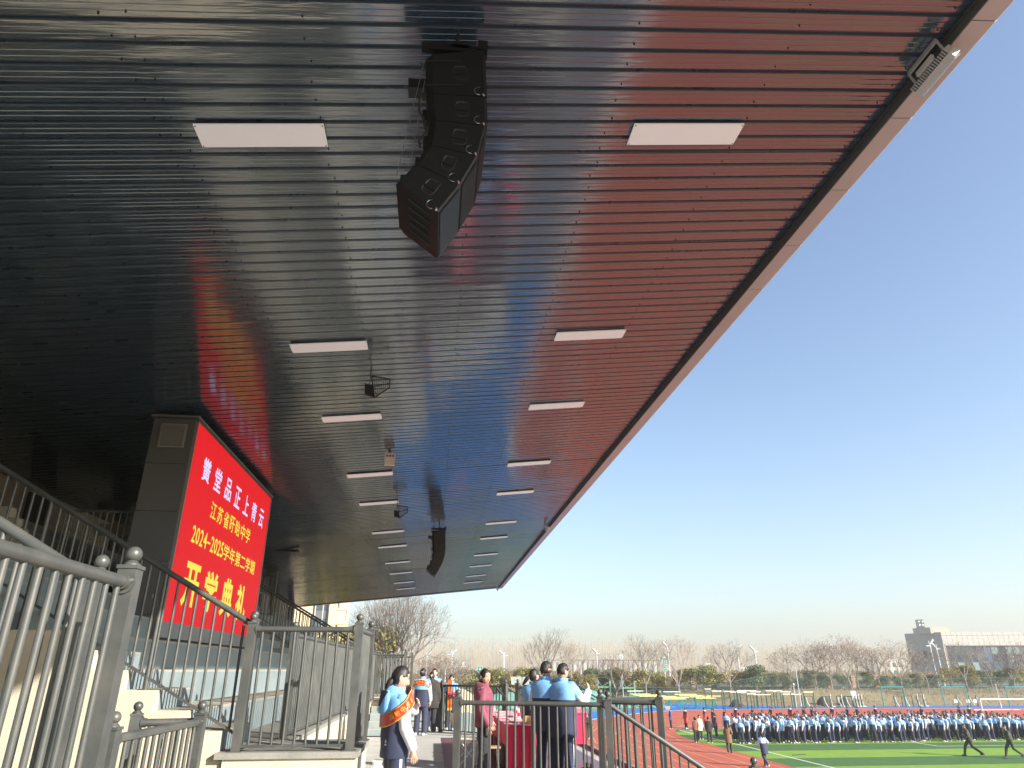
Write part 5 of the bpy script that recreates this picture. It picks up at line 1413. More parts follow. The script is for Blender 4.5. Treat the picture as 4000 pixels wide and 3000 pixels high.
place_tree(bare_tree(12, 10.5, .8, 6, .25, .14, upright=.6), (.4,66,GR), .62, 2.0, 'bare tree just right of the largest bare tree behind the podium')
bt = [(2125,2475,118,3,1.24,'tall fan shaped bare tree behind the heads of the boys'),(2230,2500,120,1,1.12,'bare tree in front of the billboard scaffold, just right of the fan shaped one'),(2395,2548,116,2,.98,'reddish bare tree at the left basketball hoop'),(2512,2508,118,3,1.10,'dark upright bare tree between the basketball hoop and the green street sign'),
      (2640,2490,116,1,1.18,'slender bare tree left of the parallel bars with wispy top'),(2835,2535,114,0,1.02,'bare tree behind the middle of the green pull up bars'),(3070,2560,118,2,.92,'bare tree with clinging leaves near the slim white pole'),(3170,2545,117,0,1.04,'bare tree with dense twigs right of the slim white pole'),
      (3225,2540,117,4,1.06,'bare tree with brown leaves above the pinkish pillars'),(3300,2535,114,2,1.10,'bare tree with reddish leaf clusters above the grass bank'),(3330,2555,120,1,.95,'pale bare tree right of the reddish leaf clusters'),(3420,2560,118,4,.96,'bare tree with brown leaves left of the teal gate'),
      (3500,2550,113,0,1.08,'bare tree with spreading crown over the first teal gate'),(3600,2575,113,4,.95,'small leafy bare tree before the dark side of the hall'),(3745,2530,114,1,.95,'bare tree in front of the hall glass facade'),(3840,2540,118,3,.85,'bare tree over the left post of the white goal'),(3930,2545,114,0,.95,'bare tree near the right edge of the photo'),(4010,2540,116,2,1.05,'bare tree cut by the right edge of the photo'),
      (1830,2600,125,2,.62,'small bare tree left of the green street sign'),(1985,2610,122,0,.60,'small bare tree behind the glass basketball boards')]
for i, (px, py, v, k, s, lab) in enumerate(bt):
    p = at(px, py, v); place_tree(TV[k], (p.x, v, gz(p.x, v)-.1), (p.z-gz(p.x,v))/ [7.6,7.9,7.0,8.0,7.2][k] if False else s*1.0, i*1.3, lab, 'bare trees behind the track')
# ---- evergreen bushes
def bush(seed, w, h, mats, n=2600):
    r = random.Random(seed); B = MB(); cl = [(Vector((r.uniform(-.7,.7)*w, r.uniform(-.4,.4)*w, h*(.35+.5*r.random()))), r.uniform(.30,.55)*w) for _ in range(11)]
    for _ in range(n):
        c, rad = r.choice(cl); d = Vector((r.gauss(0,1), r.gauss(0,1), r.gauss(0,1))).normalized()
        p = c + Vector((d.x, d.y, d.z*.75))*rad*(r.random()**.28)
        if p.z < .25: continue
        a = (d + Vector((r.uniform(-1,1), r.uniform(-1,1), r.uniform(-1,1)))).normalized(); b = a.orthogonal().normalized(); a2 = a.cross(b); s = r.uniform(.07,.16)
        B.add([p-b*s, p+a2*s*.6, p+b*s, p-a2*s*.6], [(0,1,2,3)], 0 if r.random() < .75 else 1)
    cm_ = B.mesh('crown', mats, fix=False)
    S = MB()
    for k in range(4): S.tube((r.uniform(-.1,.1),0,-.2), (r.uniform(-.6,.6)*w*.5, r.uniform(-.3,.3), h*.55), .06, .03, n=5)
    return cm_, S.mesh('trunk', M['bark'])
BV = [bush(21, 1.9, 4.2, [M['leafA'], M['leafB']]), bush(22, 2.0, 3.6, [M['leafB'], M['leafA']]), bush(23, 1.8, 3.8, [M['leafC'], M['leafA']]), bush(24, 2.3, 4.6, [M['leafA'], M['leafC']]), bush(25, 2.2, 4.0, [M['leafB'], M['leafB']])]
bl = [(1800,2655,0),(1840,2640,1),(1885,2650,2),(1930,2635,0),(1978,2640,2),(2020,2650,2),(2060,2632,0),(2100,2660,0),(2300,2650,3),(2350,2625,4),(2452,2622,2),(2505,2640,1),(2560,2640,0),(2590,2655,3),(2668,2620,2),(2720,2625,1),(2752,2618,0),(2795,2640,1),(2855,2630,2),(2895,2640,0),(2948,2612,4),(2960,2650,3),(3010,2640,0),(3060,2640,3),(3100,2655,1),(3150,2632,0),
      (3210,2640,1),(3290,2640,4),(3378,2635,0),(3450,2650,1),(3520,2650,4),(3570,2640,0),(3640,2645,1),(3700,2620,3),(3760,2615,0),(3790,2640,3),(3850,2630,4),(3900,2625,4),(3960,2620,0),(4010,2620,3),(2180,2655,1),(2240,2640,2),(2400,2640,1),(1400,2520,0),(1330,2525,3)]
kinds = ['olive green','dark green','brownish','yellowish olive','very dark']
for i, (px, py, k) in enumerate(bl):
    v = 119 + (i*7 % 5)*1.6 if px > 1500 else 80
    p = at(px, py, v); z = gz(p.x, v); hh = [4.2,3.6,3.8,4.6,4.0][k]; s = max(.6, (p.z - z)/hh*1.30)
    t = thing('evergreen_bush', '%s evergreen bush behind the mesh fence, %s from the left' % (kinds[k], ordw(i)), 'bush', (p.x, v, z-.1), i*2.1, 'evergreen bushes behind the fence')
    t.scale = (max(s, .75)*1.3, max(s,.75), s); link('crown', BV[k][0], t); link('trunk', BV[k][1], t)
# ---- poplar wood far off
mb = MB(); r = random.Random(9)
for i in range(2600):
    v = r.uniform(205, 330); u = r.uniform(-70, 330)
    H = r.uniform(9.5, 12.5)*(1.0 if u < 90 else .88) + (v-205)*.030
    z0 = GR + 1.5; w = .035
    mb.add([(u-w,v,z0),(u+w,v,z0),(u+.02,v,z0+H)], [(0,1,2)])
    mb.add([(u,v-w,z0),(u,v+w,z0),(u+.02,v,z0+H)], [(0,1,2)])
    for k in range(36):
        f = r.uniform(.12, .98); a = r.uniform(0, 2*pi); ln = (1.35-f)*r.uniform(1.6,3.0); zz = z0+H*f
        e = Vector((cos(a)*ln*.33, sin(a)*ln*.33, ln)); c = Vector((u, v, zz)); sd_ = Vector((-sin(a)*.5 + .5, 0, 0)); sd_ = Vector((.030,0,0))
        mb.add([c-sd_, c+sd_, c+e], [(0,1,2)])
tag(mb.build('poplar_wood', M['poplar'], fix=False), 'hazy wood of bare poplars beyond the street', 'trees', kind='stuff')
mb = MB()
for i in range(5200):
    v = r.uniform(150, 175); u = r.uniform(-60, 260); z0 = GR+1.8; h = r.uniform(.5, 3.2)
    a = r.uniform(-.4,.4); s = r.uniform(.2,.5)
    mb.add([(u-s*.3,v,z0),(u+s*.3,v+.1,z0),(u+a+s*.4,v,z0+h),(u+a-s*.4,v,z0+h*.9)], [(0,1,2,3)])
tag(mb.build('roadside_scrub', mat('scrub', (.16,.12,.07), .9, col2=(.09,.085,.04), scale=.3), fix=False), 'brownish scrub beyond the street', 'scrub', kind='stuff')

# ---- street lamps, signs, scaffold, masts
def lamp(px, pyt, v, label, flip=1, arm=False):
    p = at(px, pyt, v); z0 = GR+1.9; H = p.z - z0
    t = thing('street_lamp', label, 'street lamp', (p.x, v, z0), 0 if flip > 0 else pi, 'white street lamps beyond the fence')
    mb = MB(); mb.tube((0,0,0),(0,0,H*.80),.17,.13,n=8); mb.build('pole', M['lamp'], t, smooth=True)
    mb = MB(); mb.tube((0,0,H*.78),(0.1,0,H*.9),.13,n=6); mb.tube((.1,0,H*.9),(.85,0,H),.16,.22,n=6); mb.build('upper_arm', M['lamp'], t, smooth=True)
    mb = MB(); mb.tube((-.05,0,H*.86),(-.75,0,H*.86),.10,n=6); mb.build('lower_arm', M['lamp'], t, smooth=True)
    mb = MB(); mb.tube((0,0,H*.78),(-.12,0,H*.97),.08,n=6); mb.build('fin', M['lamp'], t)
    if arm:
        mb = MB(); mb.box(.2,4.2,-.06,.06,H*.42,H*.42+.22); mb.build('side_arm', M['lamp'], t)
for a in [(1766,2537,135,'white street lamp between the far group and the podium railing',1),(1968,2543,140,'white street lamp left of the glass basketball boards',-1),(1668,2545,150,'faint white street lamp behind the twigs of the left bare tree',1),(2330,2534,150,'thin white street lamp above the billboard scaffold',-1),(2606,2510,138,'white street lamp beside the second green sign',-1),
          (2876,2516,135,'tall white street lamp with a long side arm',1,True),(2945,2525,140,'white street lamp right of the one with the side arm',-1),(3627,2498,128,'left one of two tall white lamps before the hall',1),(3653,2512,132,'right one of two tall white lamps before the hall',-1)]:
    lamp(a[0], a[1], a[2], a[3], a[4] if len(a) > 4 else 1, len(a) > 5)
def signboard(px0, px1, py0, py1, v, label, txt):
    a = at(px0, py0, v); b = at(px1, py1, v)
    t = thing('street_sign', label, 'sign', ((a.x+b.x)/2, v, GR+1.9)); w = abs(b.x-a.x)/2; z1 = a.z-GR-1.9; z0 = b.z-GR-1.9
    mb = MB(); mb.box(-w,w,-.05,.05,z0,z1); mb.build('board', M['signg'], t)
    mb = MB(); mb.box(-w-.08,w+.08,-.04,.04,z1,z1+.08); mb.box(-w-.08,w+.08,-.04,.04,z0-.08,z0); mb.box(-w-.08,-w,-.04,.04,z0,z1); mb.box(w,w+.08,-.04,.04,z0,z1); mb.build('frame', M['lamp'], t)
    mb = MB(); mb.box(-.09,.09,.06,.2,0,z1-.1); mb.build('post', M['lamp'], t)
    for (x0,x1,a0,a1) in txt:
        mb = MB(); mb.box(-w+2*w*x0, -w+2*w*x1, -.062, -.052, z1-(z1-z0)*a1, z1-(z1-z0)*a0); mb.build('marking', M['lamp'], t)
signboard(1866,1884,2603,2642,130, 'green street sign with white marks above the woman in maroon', [(.3,.7,.1,.14),(.3,.7,.2,.4),(.12,.3,.55,.68),(.42,.58,.55,.68),(.7,.88,.55,.68),(.12,.3,.80,.92),(.42,.58,.80,.92),(.7,.88,.80,.92)])
signboard(2588,2604,2569,2620,134, 'narrow green street sign with white marks beside a lamp', [(.35,.65,.12,.2),(.35,.65,.3,.36),(.3,.7,.45,.55),(.35,.65,.62,.7),(.3,.7,.8,.88)])
# traffic signal gantry at the left
p = at(1738, 2640, 132); t = thing('traffic_mast', 'white traffic mast with a long horizontal arm behind the far group', 'traffic light', (p.x,132,GR+1.9))
mb = MB(); mb.tube((0,0,0),(0,0,at(1738,2607,132).z-GR-1.9),.12,n=8); mb.build('pole', M['lamp'], t)
z = at(1738,2609,132).z-GR-1.9; mb = MB(); mb.tube((0,0,z),(at(1820,2600,132).x-p.x,0,z+.25),.09,n=6); mb.build('arm', M['lamp'], t)
mb = MB(); mb.box(3.0,3.4,-.1,.1,z+.25,z+1.0); mb.build('signal_box', M['lamp'], t)
for i, (px, pt) in enumerate(((2755,2592),)):
    p = at(px, pt, 128); t = thing('camera_mast', 'white mast with a short camera arm behind the parallel bars', 'mast', (p.x,128,GR+1.9))
    H = p.z-GR-1.9; mb = MB(); mb.tube((0,0,0),(0,0,H),.07,n=6); mb.build('pole', M['lamp'], t); mb = MB(); mb.box(0,1.0,-.08,.08,H-.15,H+.1); mb.build('arm', M['lamp'], t)
for i, (px, pt, pb_, v, lab) in enumerate(((3107,2605,2760,101,'slim tall white pole behind the pull up bars'),(3888,2672,2772,96,'slim white pole at the right behind the goal'),(2430,2635,2640,118,'thin pale pole beside the basketball hoop'))):
    p = at(px, pt, v); t = thing('pole', lab, 'pole', (p.x, v, gz(p.x,v))); mb = MB(); mb.tube((0,0,0),(0,0,p.z-gz(p.x,v)),.07,.05,n=8); mb.build('shaft', M['lamp'], t)
    mb = MB(); mb.tube((0,0,0),(0,0,.5),.11,n=8); mb.build('base', M['lamp'], t)
p = at(3098, 2668, 100); t = thing('garden_lamp', 'slim white lamp with a globe top behind the pull up bars', 'lamp', (p.x,100,GR))
mb = MB(); mb.tube((0,0,0),(0,0,p.z-GR-.3),.06,n=8); mb.build('pole', M['lamp'], t); mb = MB(); mb.ball((0,0,p.z-GR-.2),.17,10); mb.build('globe', M['lamp'], t, smooth=True)
# billboard scaffold
a = at(2140,2578,185); b = at(2572,2578,185); zb = GR+1.9
t = thing('billboard_scaffold', 'wide steel scaffold of a billboard seen from behind among the trees', 'billboard', (0,185,0))
mb = MB(); nx = 22
mb.box(a.x, b.x, 0, .1, a.z-.12, a.z+.05); mb.box(a.x,b.x,0,.1,a.z-3.6,a.z-3.48); mb.box(a.x,b.x,0,.1,a.z-7,a.z-6.88)
for i in range(nx+1):
    x = a.x+(b.x-a.x)*i/nx; mb.box(x-.06,x+.06,.0,.12,zb,a.z)
    if i < nx and i % 2 == 0:
        x2 = a.x+(b.x-a.x)*(i+1)/nx; mb.tube((x,.05,a.z-3.5),(x2,.05,a.z),.05,n=4); mb.tube((x,.05,a.z-7),(x2,.05,a.z-3.5),.05,n=4)
tag(mb.build('scaffold_tubes', M['lip'], t, fix=False), kind='stuff')
for i in range(nx):
    if i in (3, 9, 15): continue
    x = a.x+(b.x-a.x)*i/nx; x2 = a.x+(b.x-a.x)*(i+1)/nx
    mb = MB(); mb.box(x+.1,x2-.1,.3,.34,zb+.4,a.z-.3-.4*(i % 3)); mb.build('sheet', mat('scaffold_sheet%d' % i, (.33+.05*(i%2),.33+.04*(i%2),.31), .7), t)
c0 = at(2428,2566,184); mb = MB(); mb.tube((c0.x,-.6,c0.z),(c0.x,-.5,c0.z),.62,n=20); o = mb.build('round_emblem', M['lamp'], t)
mb = MB(); mb.box(c0.x-.05,c0.x+.05,-.64,-.602,c0.z-.5,c0.z+.5); mb.box(c0.x-.5,c0.x-.08,-.64,-.602,c0.z-.05,c0.z+.05); mb.box(c0.x+.08,c0.x+.5,-.64,-.602,c0.z-.05,c0.z+.05); mb.build('emblem_mark', M['lip'], o)
for i in range(5):
    q = at(2372+i*10, 2566, 184)
    for k in range(3):
        mb = MB(); mb.box(q.x-.26,q.x+.26,-.6,-.5,q.z-.45+.35*k,q.z-.33+.35*k); mb.build('letter_bar', M['lamp'], t)
    mb = MB(); mb.box(q.x-.04,q.x+.04,-.6,-.5,q.z-.55,q.z+.5); mb.build('letter_bar', M['lamp'], t)
for i in range(6):
    q = at(2152+i*7.5, 2570, 184); mb = MB(); mb.box(q.x-.03,q.x+.03,-.2,-.1,q.z-.9,q.z+.75); mb.build('letter_frame', M['lamp'], t)
for k in range(4):
    q = at(2152, 2570, 184); q2 = at(2190, 2570, 184); mb = MB(); mb.box(q.x,q2.x,-.2,-.1,q.z-.8+.5*k,q.z-.72+.5*k); mb.build('letter_frame', M['lamp'], t)

# ---- hall at the right
A_ = Vector(at(3533,2476,1)); 
def athz(px, py, z):
    p = at(px, py, 1.0); return p*(z/p.z)
ZH = 9.8; A_, B_, C_ = athz(3533,2476,ZH), athz(3673,2469,ZH), athz(4000,2467.5,ZH); C_ = B_ + (C_-B_)*1.6
t = thing('sports_hall', 'large grey stone clad hall with dark blue glass front at the right', 'building', (B_.x,B_.y,GR+1.9)); O = Vector((B_.x,B_.y,GR+1.9))
def wall(name, p, q, z0, z1, m, off=0.0, th=.3, parent=None):
    p = Vector((p.x,p.y,0)); q = Vector((q.x,q.y,0)); d = (q-p).normalized(); nrm = Vector((d.y,-d.x,0))
    if nrm.dot(-p) < 0: nrm = -nrm
    mb = MB(); c = (p+q)/2 + nrm*(off-th/2)
    mb.obox((c.x-O.x, c.y-O.y, (z0+z1)/2-O.z), (q-p)/2, nrm*th/2, (0,0,(z1-z0)/2)); return mb.build(name, m, parent or t)
BF = B_ + (C_-B_)*.0; back = A_ + (C_-B_)
wall('side_wall', A_, B_, GR+1.5, ZH, M['stone'])
wall('glass_front', B_+(C_-B_)*.03, C_, GR+1.5, 6.2, M['glassb'], off=-.6)
rr_ = MB(); P4 = [A_, B_, C_, A_+(C_-B_)]
rr_.prism([(p.x-O.x, p.y-O.y) for p in P4], ZH-.6-O.z, ZH-.35-O.z, plane='xy'); rr_.build('roof', M['stone'], t)
# cladding panels on the upper band and the side
n1 = 26
for i in range(n1):
    for j in range(4):
        p = B_.lerp(C_, i/n1); q = B_.lerp(C_, (i+1)/n1); z0 = 6.25+(ZH-6.25)*j/4; z1 = 6.25+(ZH-6.25)*(j+1)/4
        d = (q-p)*.02; wall('cladding_panel', p+d, q-d, z0+.03, z1-.03, M['stone'], off=.05+.02*((i+j) % 2), th=.3)
for i in range(9):
    for j in range(9):
        p = A_.lerp(B_, i/9); q = A_.lerp(B_, (i+1)/9); z0 = -3+(ZH+3)*j/9; z1 = -3+(ZH+3)*(j+1)/9
        d = (q-p)*.02; wall('cladding_panel', p+d, q-d, z0+.03, z1-.03, M['stone'], off=.05+.02*((i+j) % 2), th=.3)
for (f, zt) in ((.42,4.9),(.60,4.9),(.42,-1.2),(.60,-1.2),(.78,-1.2)):
    p = A_.lerp(B_, f); q = A_.lerp(B_, f+.11); wall('window', p, q, zt-1.9, zt, M['glassd'], off=.10, th=.3)
for k in range(18):
    p = B_.lerp(C_, .03+.97*k/18); q = p + (C_-B_).normalized()*.14; wall('mullion', p, q, GR+1.6, 6.2, M['lip'], off=-.5, th=.2)
for z in (-.2, 1.9, 4.0): wall('transom', B_.lerp(C_,.03), C_, z-.06, z+.06, M['lip'], off=-.52, th=.18)
m1, m2, m3 = (mat('pane_pale', (.22,.33,.34), .2), mat('pane_blue', (.03,.12,.24), .2), mat('pane_dark', (.03,.045,.07), .15))
for k in range(17):
    for j in range(4):
        mm = R_.choice([m1, m3, m3, m2, m1, M['glassb'], m3]) if j > 0 else m3
        p = B_.lerp(C_, .03+.97*(k+.08)/18); q = B_.lerp(C_, .03+.97*(k+.94)/18); z0 = (-2.3,-.12,1.98,4.08)[j]; wall('pane', p, q, z0, z0+1.92, mm, off=-.55, th=.06)
p0 = athz(3572,2474,ZH); p1 = athz(3640,2470,ZH); dd = (C_-B_).normalized()*5; q0 = p0+dd*.25
mb = MB(); mb.prism([(p0.x-O.x,p0.y-O.y+.4),(p1.x-O.x,p1.y-O.y+.4),(p1.x+dd.x-O.x,p1.y+dd.y-O.y),(p0.x+dd.x-O.x,p0.y+dd.y-O.y)], ZH-.3-O.z, ZH+1.35-O.z, plane='xy'); mb.build('roof_box', M['stone2'], t)
p = athz(3603,2438,ZH+2.6)
mb = MB(); mb.box(-.95,.95,-.9,.9,-1.0,1.15); o = mb.build('roof_tank', M['boxtrim'], t); o.location = (p.x-O.x, p.y-O.y+1, ZH+2.75-O.z); o.rotation_euler = (0,0,-.45)
for a in (-.45,.45):
    for b in (-.45,.5):
        mb = MB(); mb.lathe([(.001,.12),(.2,.10),(.32,.0)], n=12); o2 = mb.build('dome', M['chrome'], o, smooth=True); o2.rotation_euler = (pi/2,0,0); o2.location = (a,-.90,b)
mb = MB(); mb.box(-1.1,1.1,-1.0,1.0,-1.3,-1.02); mb.build('tank_base', M['lip'], o)

# ---- cream tower block left, behind the stand
tv = 96; xa = at(1100,2400,tv).x; xb = at(1312,2400,tv).x; g0 = at(1217,2400,tv).x; g1 = at(1284,2400,tv).x
t = thing('tower_block', 'sunlit cream residential block with a dark glass strip and a small balcony', 'building', (xb,tv,GR)); O = Vector((xb,tv,GR))
mb = MB(); mb.box(xa-14-xb,g0-xb,0,14,0,34); mb.build('wall', M['towerc'], t)
mb = MB(); mb.box(g1-xb,0,0,14,0,34); mb.build('wall', M['towerc'], t)
mb = MB(); mb.box(g0-xb,g1-xb,.5,13.5,0,33.9); mb.build('glass_core', M['glassd'], t)
for x in (g0-xb+.35, (g0+g1)/2-xb+.25, g1-xb-.12):
    mb = MB(); mb.box(x-.06,x+.06,.35,.5,0,33.8); mb.build('mullion', M['lamp'], t)
for k in range(11):
    for j in range(2):
        x0 = (g0-xb+.41, (g0+g1)/2-xb+.31)[j]; x1 = ((g0+g1)/2-xb+.19, g1-xb-.18)[j]
        mb = MB(); mb.box(x0,x1,.42,.48,k*3.0+.1,k*3.0+1.9); mb.build('window', M['glassd'], t)
        mb = MB(); mb.box(x0,x1,.40,.48,k*3.0+1.98,k*3.0+3.02); mb.build('spandrel', mat('spandrel%d%d' % (k,j), (.12+.02*(k%2),.15,.155), .3), t)
for k in range(10):
    zf = at(1330,2425,tv).z - GR + (k-4)*3.0
    if zf < 1: continue
    bx = MB(); bx.box(.0,1.35,.2,1.8,zf-.45,zf); b_ = bx.build('balcony', M['towerc'], t)
    bx = MB(); bx.box(.05,1.32,.22,.26,zf+.05,zf+1.25); bx.build('balcony_screen', mat('screen%d' % k, (.45,.46,.46), .4, alpha=.55), b_)
    bx = MB(); bx.box(0,1.36,.19,.25,zf+1.25,zf+1.32); bx.box(1.30,1.36,.19,.25,zf,zf+1.3); bx.build('balcony_rail', M['boxtrim'], b_)
# distant pale blocks
mb = MB(); p = at(3480,2600,260); o = MB(); o.box(-5,6,0,12,0,6.5); o = o.build('far_house', M['stone']); o.location = (p.x,260,GR+1.9); tag(o, 'distant pale house behind twigs left of the hall', 'building')
for k in range(4):
    for j in range(2):
        mb = MB(); mb.box(-4+2.4*k,-2.8+2.4*k,-.05,-.004,1.2+2.6*j,2.6+2.6*j); mb.build('window', M['glassd'], o)

# ---- exercise and sports equipment
def pframe(px0, px1, pyt, v, label, mats, w=.045, group=None, name='exercise_bar', dbl=False, cat='exercise bar'):
    a = at(px0, pyt, v); b = at(px1, pyt, v); H = a.z - gz(a.x, v) if v > 101 else a.z-GR; wd = b.x-a.x
    t = thing(name, label, cat, (a.x, v, GR if v <= 101 else gz(a.x, v)), group=group)
    for y in ((0,.55) if dbl else (0,)):
        mb = MB(); mb.tube((-.05 if dbl else 0,y,H),(wd+(.05 if dbl else 0),y,H),w*1.05,n=6); mb.build('bar', mats[1], t)
        for x in ((0, wd) if not dbl else (.25*wd, .75*wd)):
            mb = MB(); mb.tube((x,y,0),(x,y,H-.02),w,n=6); mb.build('post', mats[0], t)
    return t
g = 'parallel bars with yellow rails on the blue court'
pbars = [(2468,2540,2712,104),(2480,2570,2716,102),(2500,2600,2720,100),(2560,2640,2722,99),(2595,2678,2731,96),(2590,2690,2725,98),(2640,2720,2713,104),(2660,2740,2718,101),(2700,2770,2723,98),(2730,2815,2720,98),(2725,2795,2728,96),(2455,2512,2700,107),(2596,2657,2703,106)]
for i, (a, b, y, v) in enumerate(pbars): pframe(a, b, y, v, 'parallel bars with yellow rails and teal posts on the blue court, %s in line' % ordw(i), (M['teal'], M['yellow'] if i < 11 else M['pale']), .05, g, 'parallel_bars', True)
g = 'dark green pull up bars with pale tops'
pu = [(2752,2777,2692,97),(2779,2818,2700,98),(2826,2866,2701,100),(2850,2890,2704,98),(2877,2914,2702,97),(2880,2915,2706,96),(2878,2955,2699,101),(2916,2953,2711,97),(2930,2971,2703,98),(2942,3010,2714,97),(2990,3056,2699,99),(3020,3031,2702,98),(3047,3088,2703,97),(3056,3100,2712,98),(3098,3130,2713,97),(3137,3176,2704,98)]
for i, (a, b, y, v) in enumerate(pu): pframe(a, b, y, v, 'dark green pull up bar with pale rounded top, %s from the left' % ordw(i), (M['dgreen'], M['pale']), .06, g)
for i, (a, b) in enumerate(((3440,3527),(3676,3768),(3926,4030))):
    t = pframe(a, b, 2684, 97, ['first','second','third'][i] + ' tall teal goal frame standing before the grass bank from the left', (M['teal'], M['teal']), .07, 'tall teal frames', 'goal_frame', cat='goal frame')
t = pframe(3828, 4030, 2732, 89, 'white football goal at the right edge beyond the crowd', (M['white'], M['white']), .08, name='football_goal', cat='goal')
mb = MB(); H = at(3828,2732,89).z-GR; w_ = at(4030,2732,89).x-at(3828,2732,89).x
for x in (0, w_): mb.tube((x,0,H),(x,1.6,.0),.04,n=6)
mb.tube((0,1.6,0.04),(w_,1.6,.04),.04,n=6); mb.build('back_frame', M['white'], t)
eq = [(3190,'a'),(3262,'a'),(3290,'b'),(3318,'a'),(3335,'b'),(3352,'a'),(3378,'b'),(3392,'b'),(3403,'b'),(3415,'b'),(3548,'a'),(3590,'a'),(3640,'b'),(3665,'b'),(3800,'c'),(3850,'c'),(3878,'c')]
for i, (px, k) in enumerate(eq):
    p = at(px, 2766, 96.8); t = thing('fitness_machine', 'outdoor fitness machine of green and cream tubes beside the track, %s from the left' % ordw(i), 'fitness machine', (p.x,99.5,GR), group='outdoor fitness machines beside the track')
    mb = MB(); mb.tube((0,0,0),(-.05,0,1.45),.07,n=6); mb.build('post', M['dgreen'], t)
    if k == 'a':
        mb = MB(); mb.tube((-.05,0,1.4),(1.1,0,1.4),.04,n=6); mb.build('crossbar', M['dgreen'], t)
        mb = MB(); mb.path([(.1,0,1.35),(.25,0,.6),(.55,0,.05)], .06, 6); mb.build('swing_arm', M['pale'], t); mb = MB(); mb.tube((1.1,0,0),(1.1,0,1.4),.06,n=6); mb.build('post', M['dgreen'], t)
    elif k == 'b':
        mb = MB(); mb.path([(.2,0,.1),(.05,0,1.2),(.15,0,1.7)], .06, 6); mb.build('handle_bar', M['pale'], t); mb = MB(); mb.path([(.2,0,.1),(.6,0,.1)], .05, 6); mb.build('foot_plate', M['pale'], t)
    else:
        mb = MB(); mb.box(-.6,-.1,-.1,.1,.5,.9); mb.build('seat', M['pale'], t); mb = MB(); mb.tube((0,0,1.2),(.6,0,.2),.05,n=6); mb.build('lever', M['pale'], t)
for i, (px, v, s) in enumerate(((2898,100.8,1.0),(3250,101.5,1.3),(3328,101.8,1.1))):
    p = at(px, 2760, v); mb = MB(); mb.lathe([(.001,1.0),(.45,.9),(.9,.5),(1.15,0),(1.1,-.3)], n=14)
    mb.v = [(x*(1+.25*N_.noise(Vector((x+i,y,z)))), y*.8, z*(1+.2*N_.noise(Vector((x,y+i,z))))) for x, y, z in mb.v]
    o = mb.build('boulder', M['rock'], smooth=True); o.location = (p.x, v+1.5, gz(p.x, v)); o.scale = (s,)*3; tag(o, 'dark rounded boulder at the foot of the grass bank, %s from the left' % ordw(i), 'boulder', 'boulders by the bank')
# hoops
def hoop(px, pyt, v, dirx, label):
    p = at(px, pyt, v); H = p.z-GR; t = thing('basketball_hoop', label, 'basketball hoop', (p.x, v, GR), group='green basketball hoops')
    g_ = mat('hoop_green%d' % px, (.12,.24,.15), .5)
    mb = MB(); mb.box(-.13,.13,-.13,.13,0,H); mb.build('post', g_, t)
    mb = MB(); mb.box(min(0,dirx*1.9),max(0,dirx*1.9),-.08,.08,H-1.0,H-.8); mb.build('arm', g_, t)
    mb = MB(); mb.tube((0,0,H-.1),(dirx*1.3,0,H-.85),.05,n=6); mb.tube((dirx*1.9,0,H-.9),(dirx*2.0,0,H+.55),.05,n=6); mb.tube((dirx*1.3,0,H-.85),(dirx*2.0,0,H+.3),.04,n=6); mb.build('brace', g_, t)
    mb = MB(); mb.box(dirx*2.0-.02,dirx*2.0+.02,-.9,.9,H-1.05,H+.1); mb.build('backboard', mat('board%d' % px, (.6,.65,.65), .2, alpha=.5), t)
    mb = MB()
    for k in range(12):
        a = 2*pi*k/12; b = 2*pi*(k+1)/12; mb.tube((dirx*2.27+.23*cos(a),.23*sin(a),H-.8),(dirx*2.27+.23*cos(b),.23*sin(b),H-.8),.018,n=4)
    mb.build('rim', mat('rim%d' % px, (.6,.12,.05), .5), t)
hoop(2382,2659,112,-1,'left green basketball hoop seen from the side beside the bare tree'); hoop(2477,2662,110,-1,'right green basketball hoop seen from the side near the parallel bars')
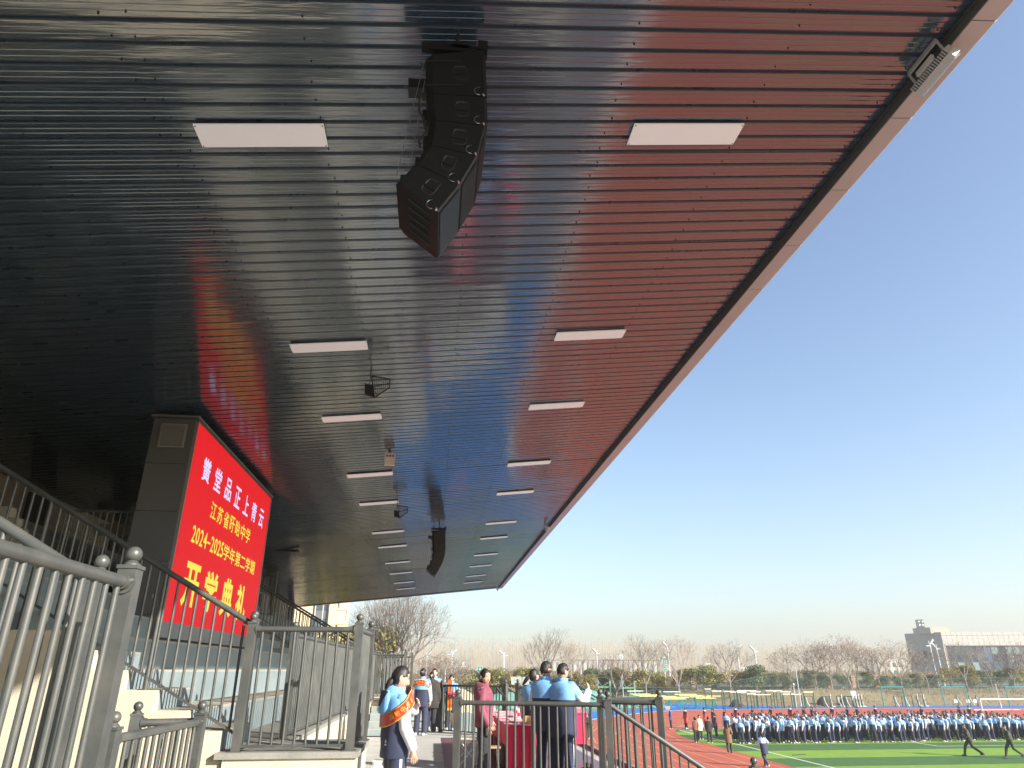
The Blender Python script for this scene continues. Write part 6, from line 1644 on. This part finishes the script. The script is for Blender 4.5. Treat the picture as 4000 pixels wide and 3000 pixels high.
for i, (a0, a1) in enumerate(((1997,2038),(2041,2082))):
    a = at(a0,2644,112); b = at(a1,2674,112); t = thing('basketball_hoop', ['left','right'][i]+' one of two glass basketball backboards seen face on', 'basketball hoop', ((a.x+b.x)/2,112,GR), group='glass basketball backboards')
    w = (b.x-a.x)/2; z1 = a.z-GR; z0 = b.z-GR
    mb = MB(); mb.box(-w+.05,w-.05,-.02,.02,z0+.05,z1-.05); mb.build('glass', mat('bb%d' % i, (.55,.65,.62), .15, alpha=.35), t)
    for q in ((-w,w,z1-.06,z1),(-w,w,z0,z0+.06),(-w,-w+.06,z0,z1),(w-.06,w,z0,z1)):
        mb = MB(); mb.box(q[0],q[1],-.04,.04,q[2],q[3]); mb.build('frame', M['lamp'], t)
    mb = MB()
    for q in ((-.3,.3,z0+.65,z0+.70),(-.3,.3,z0+.2,z0+.25),(-.3,-.25,z0+.2,z0+.7),(.25,.3,z0+.2,z0+.7)): mb.box(q[0],q[1],-.05,-.025,q[2],q[3])
    tag(mb.build('target_square', M['lamp'], t), kind='stuff')
    mb = MB(); mb.box(-.1,.1,.3,.5,0,z0+.4); mb.build('post', M['teal'], t)
mb = MB(); p = at(3335,2714,108); mb.box(-.42,.42,-.02,.02,0,1.15); o = mb.build('notice_board', mat('notice', (.42,.44,.62), .6)); o.location = (p.x,108,p.z-.6); o.rotation_euler=(0,-.03,0); tag(o, 'pale blue notice sheet hanging on the mesh fence', 'notice')
mb = MB(); mb.box(-.4,.4,-.35,-.33,0,.05)
# sign in the hand of the man in indigo
p = at(2609, 2766, 1); f = (at(2623,2849,1)*(GR/at(2623,2849,1).z)); o = MB(); o.box(-.20,.20,-.01,.01,0,.28); o.tube((0,0,-.5),(0,0,0),.012,n=5); o = o.build('hand_sign', mat('hand_sign', (.5,.25,.2), .6)); q = at(2609,2772,f.y-.2); o.location = (q.x, f.y-.2, q.z); tag(o, 'small pinkish sign held up by the man in indigo', 'sign')
mb = MB(); mb.box(-.5,.5,-.05,.05,0,.03); o = mb.build('dark_scrap', M['dark']); q = at(3121,2950,1)*(GR/at(3121,2950,1).z); o.location = (q.x,q.y,GR+.012); o.rotation_euler=(0,0,.3); tag(o, 'small dark strip lying on the pitch', 'scrap')

# ---- air
hz = MB(); hz.box(-620,900,-320,1080,GR-1.2,62)
vm = bpy.data.materials.new('haze'); vm.use_nodes = True; n = vm.node_tree; n.nodes.clear()
o_ = n.nodes.new('ShaderNodeOutputMaterial'); pv = n.nodes.new('ShaderNodeVolumePrincipled'); pv.inputs['Color'].default_value = (.76,.73,.69,1); pv.inputs['Density'].default_value = .0008; pv.inputs['Anisotropy'].default_value = 0.2
n.links.new(pv.outputs[0], o_.inputs['Volume'])
tag(hz.build('haze', vm), kind='stuff')
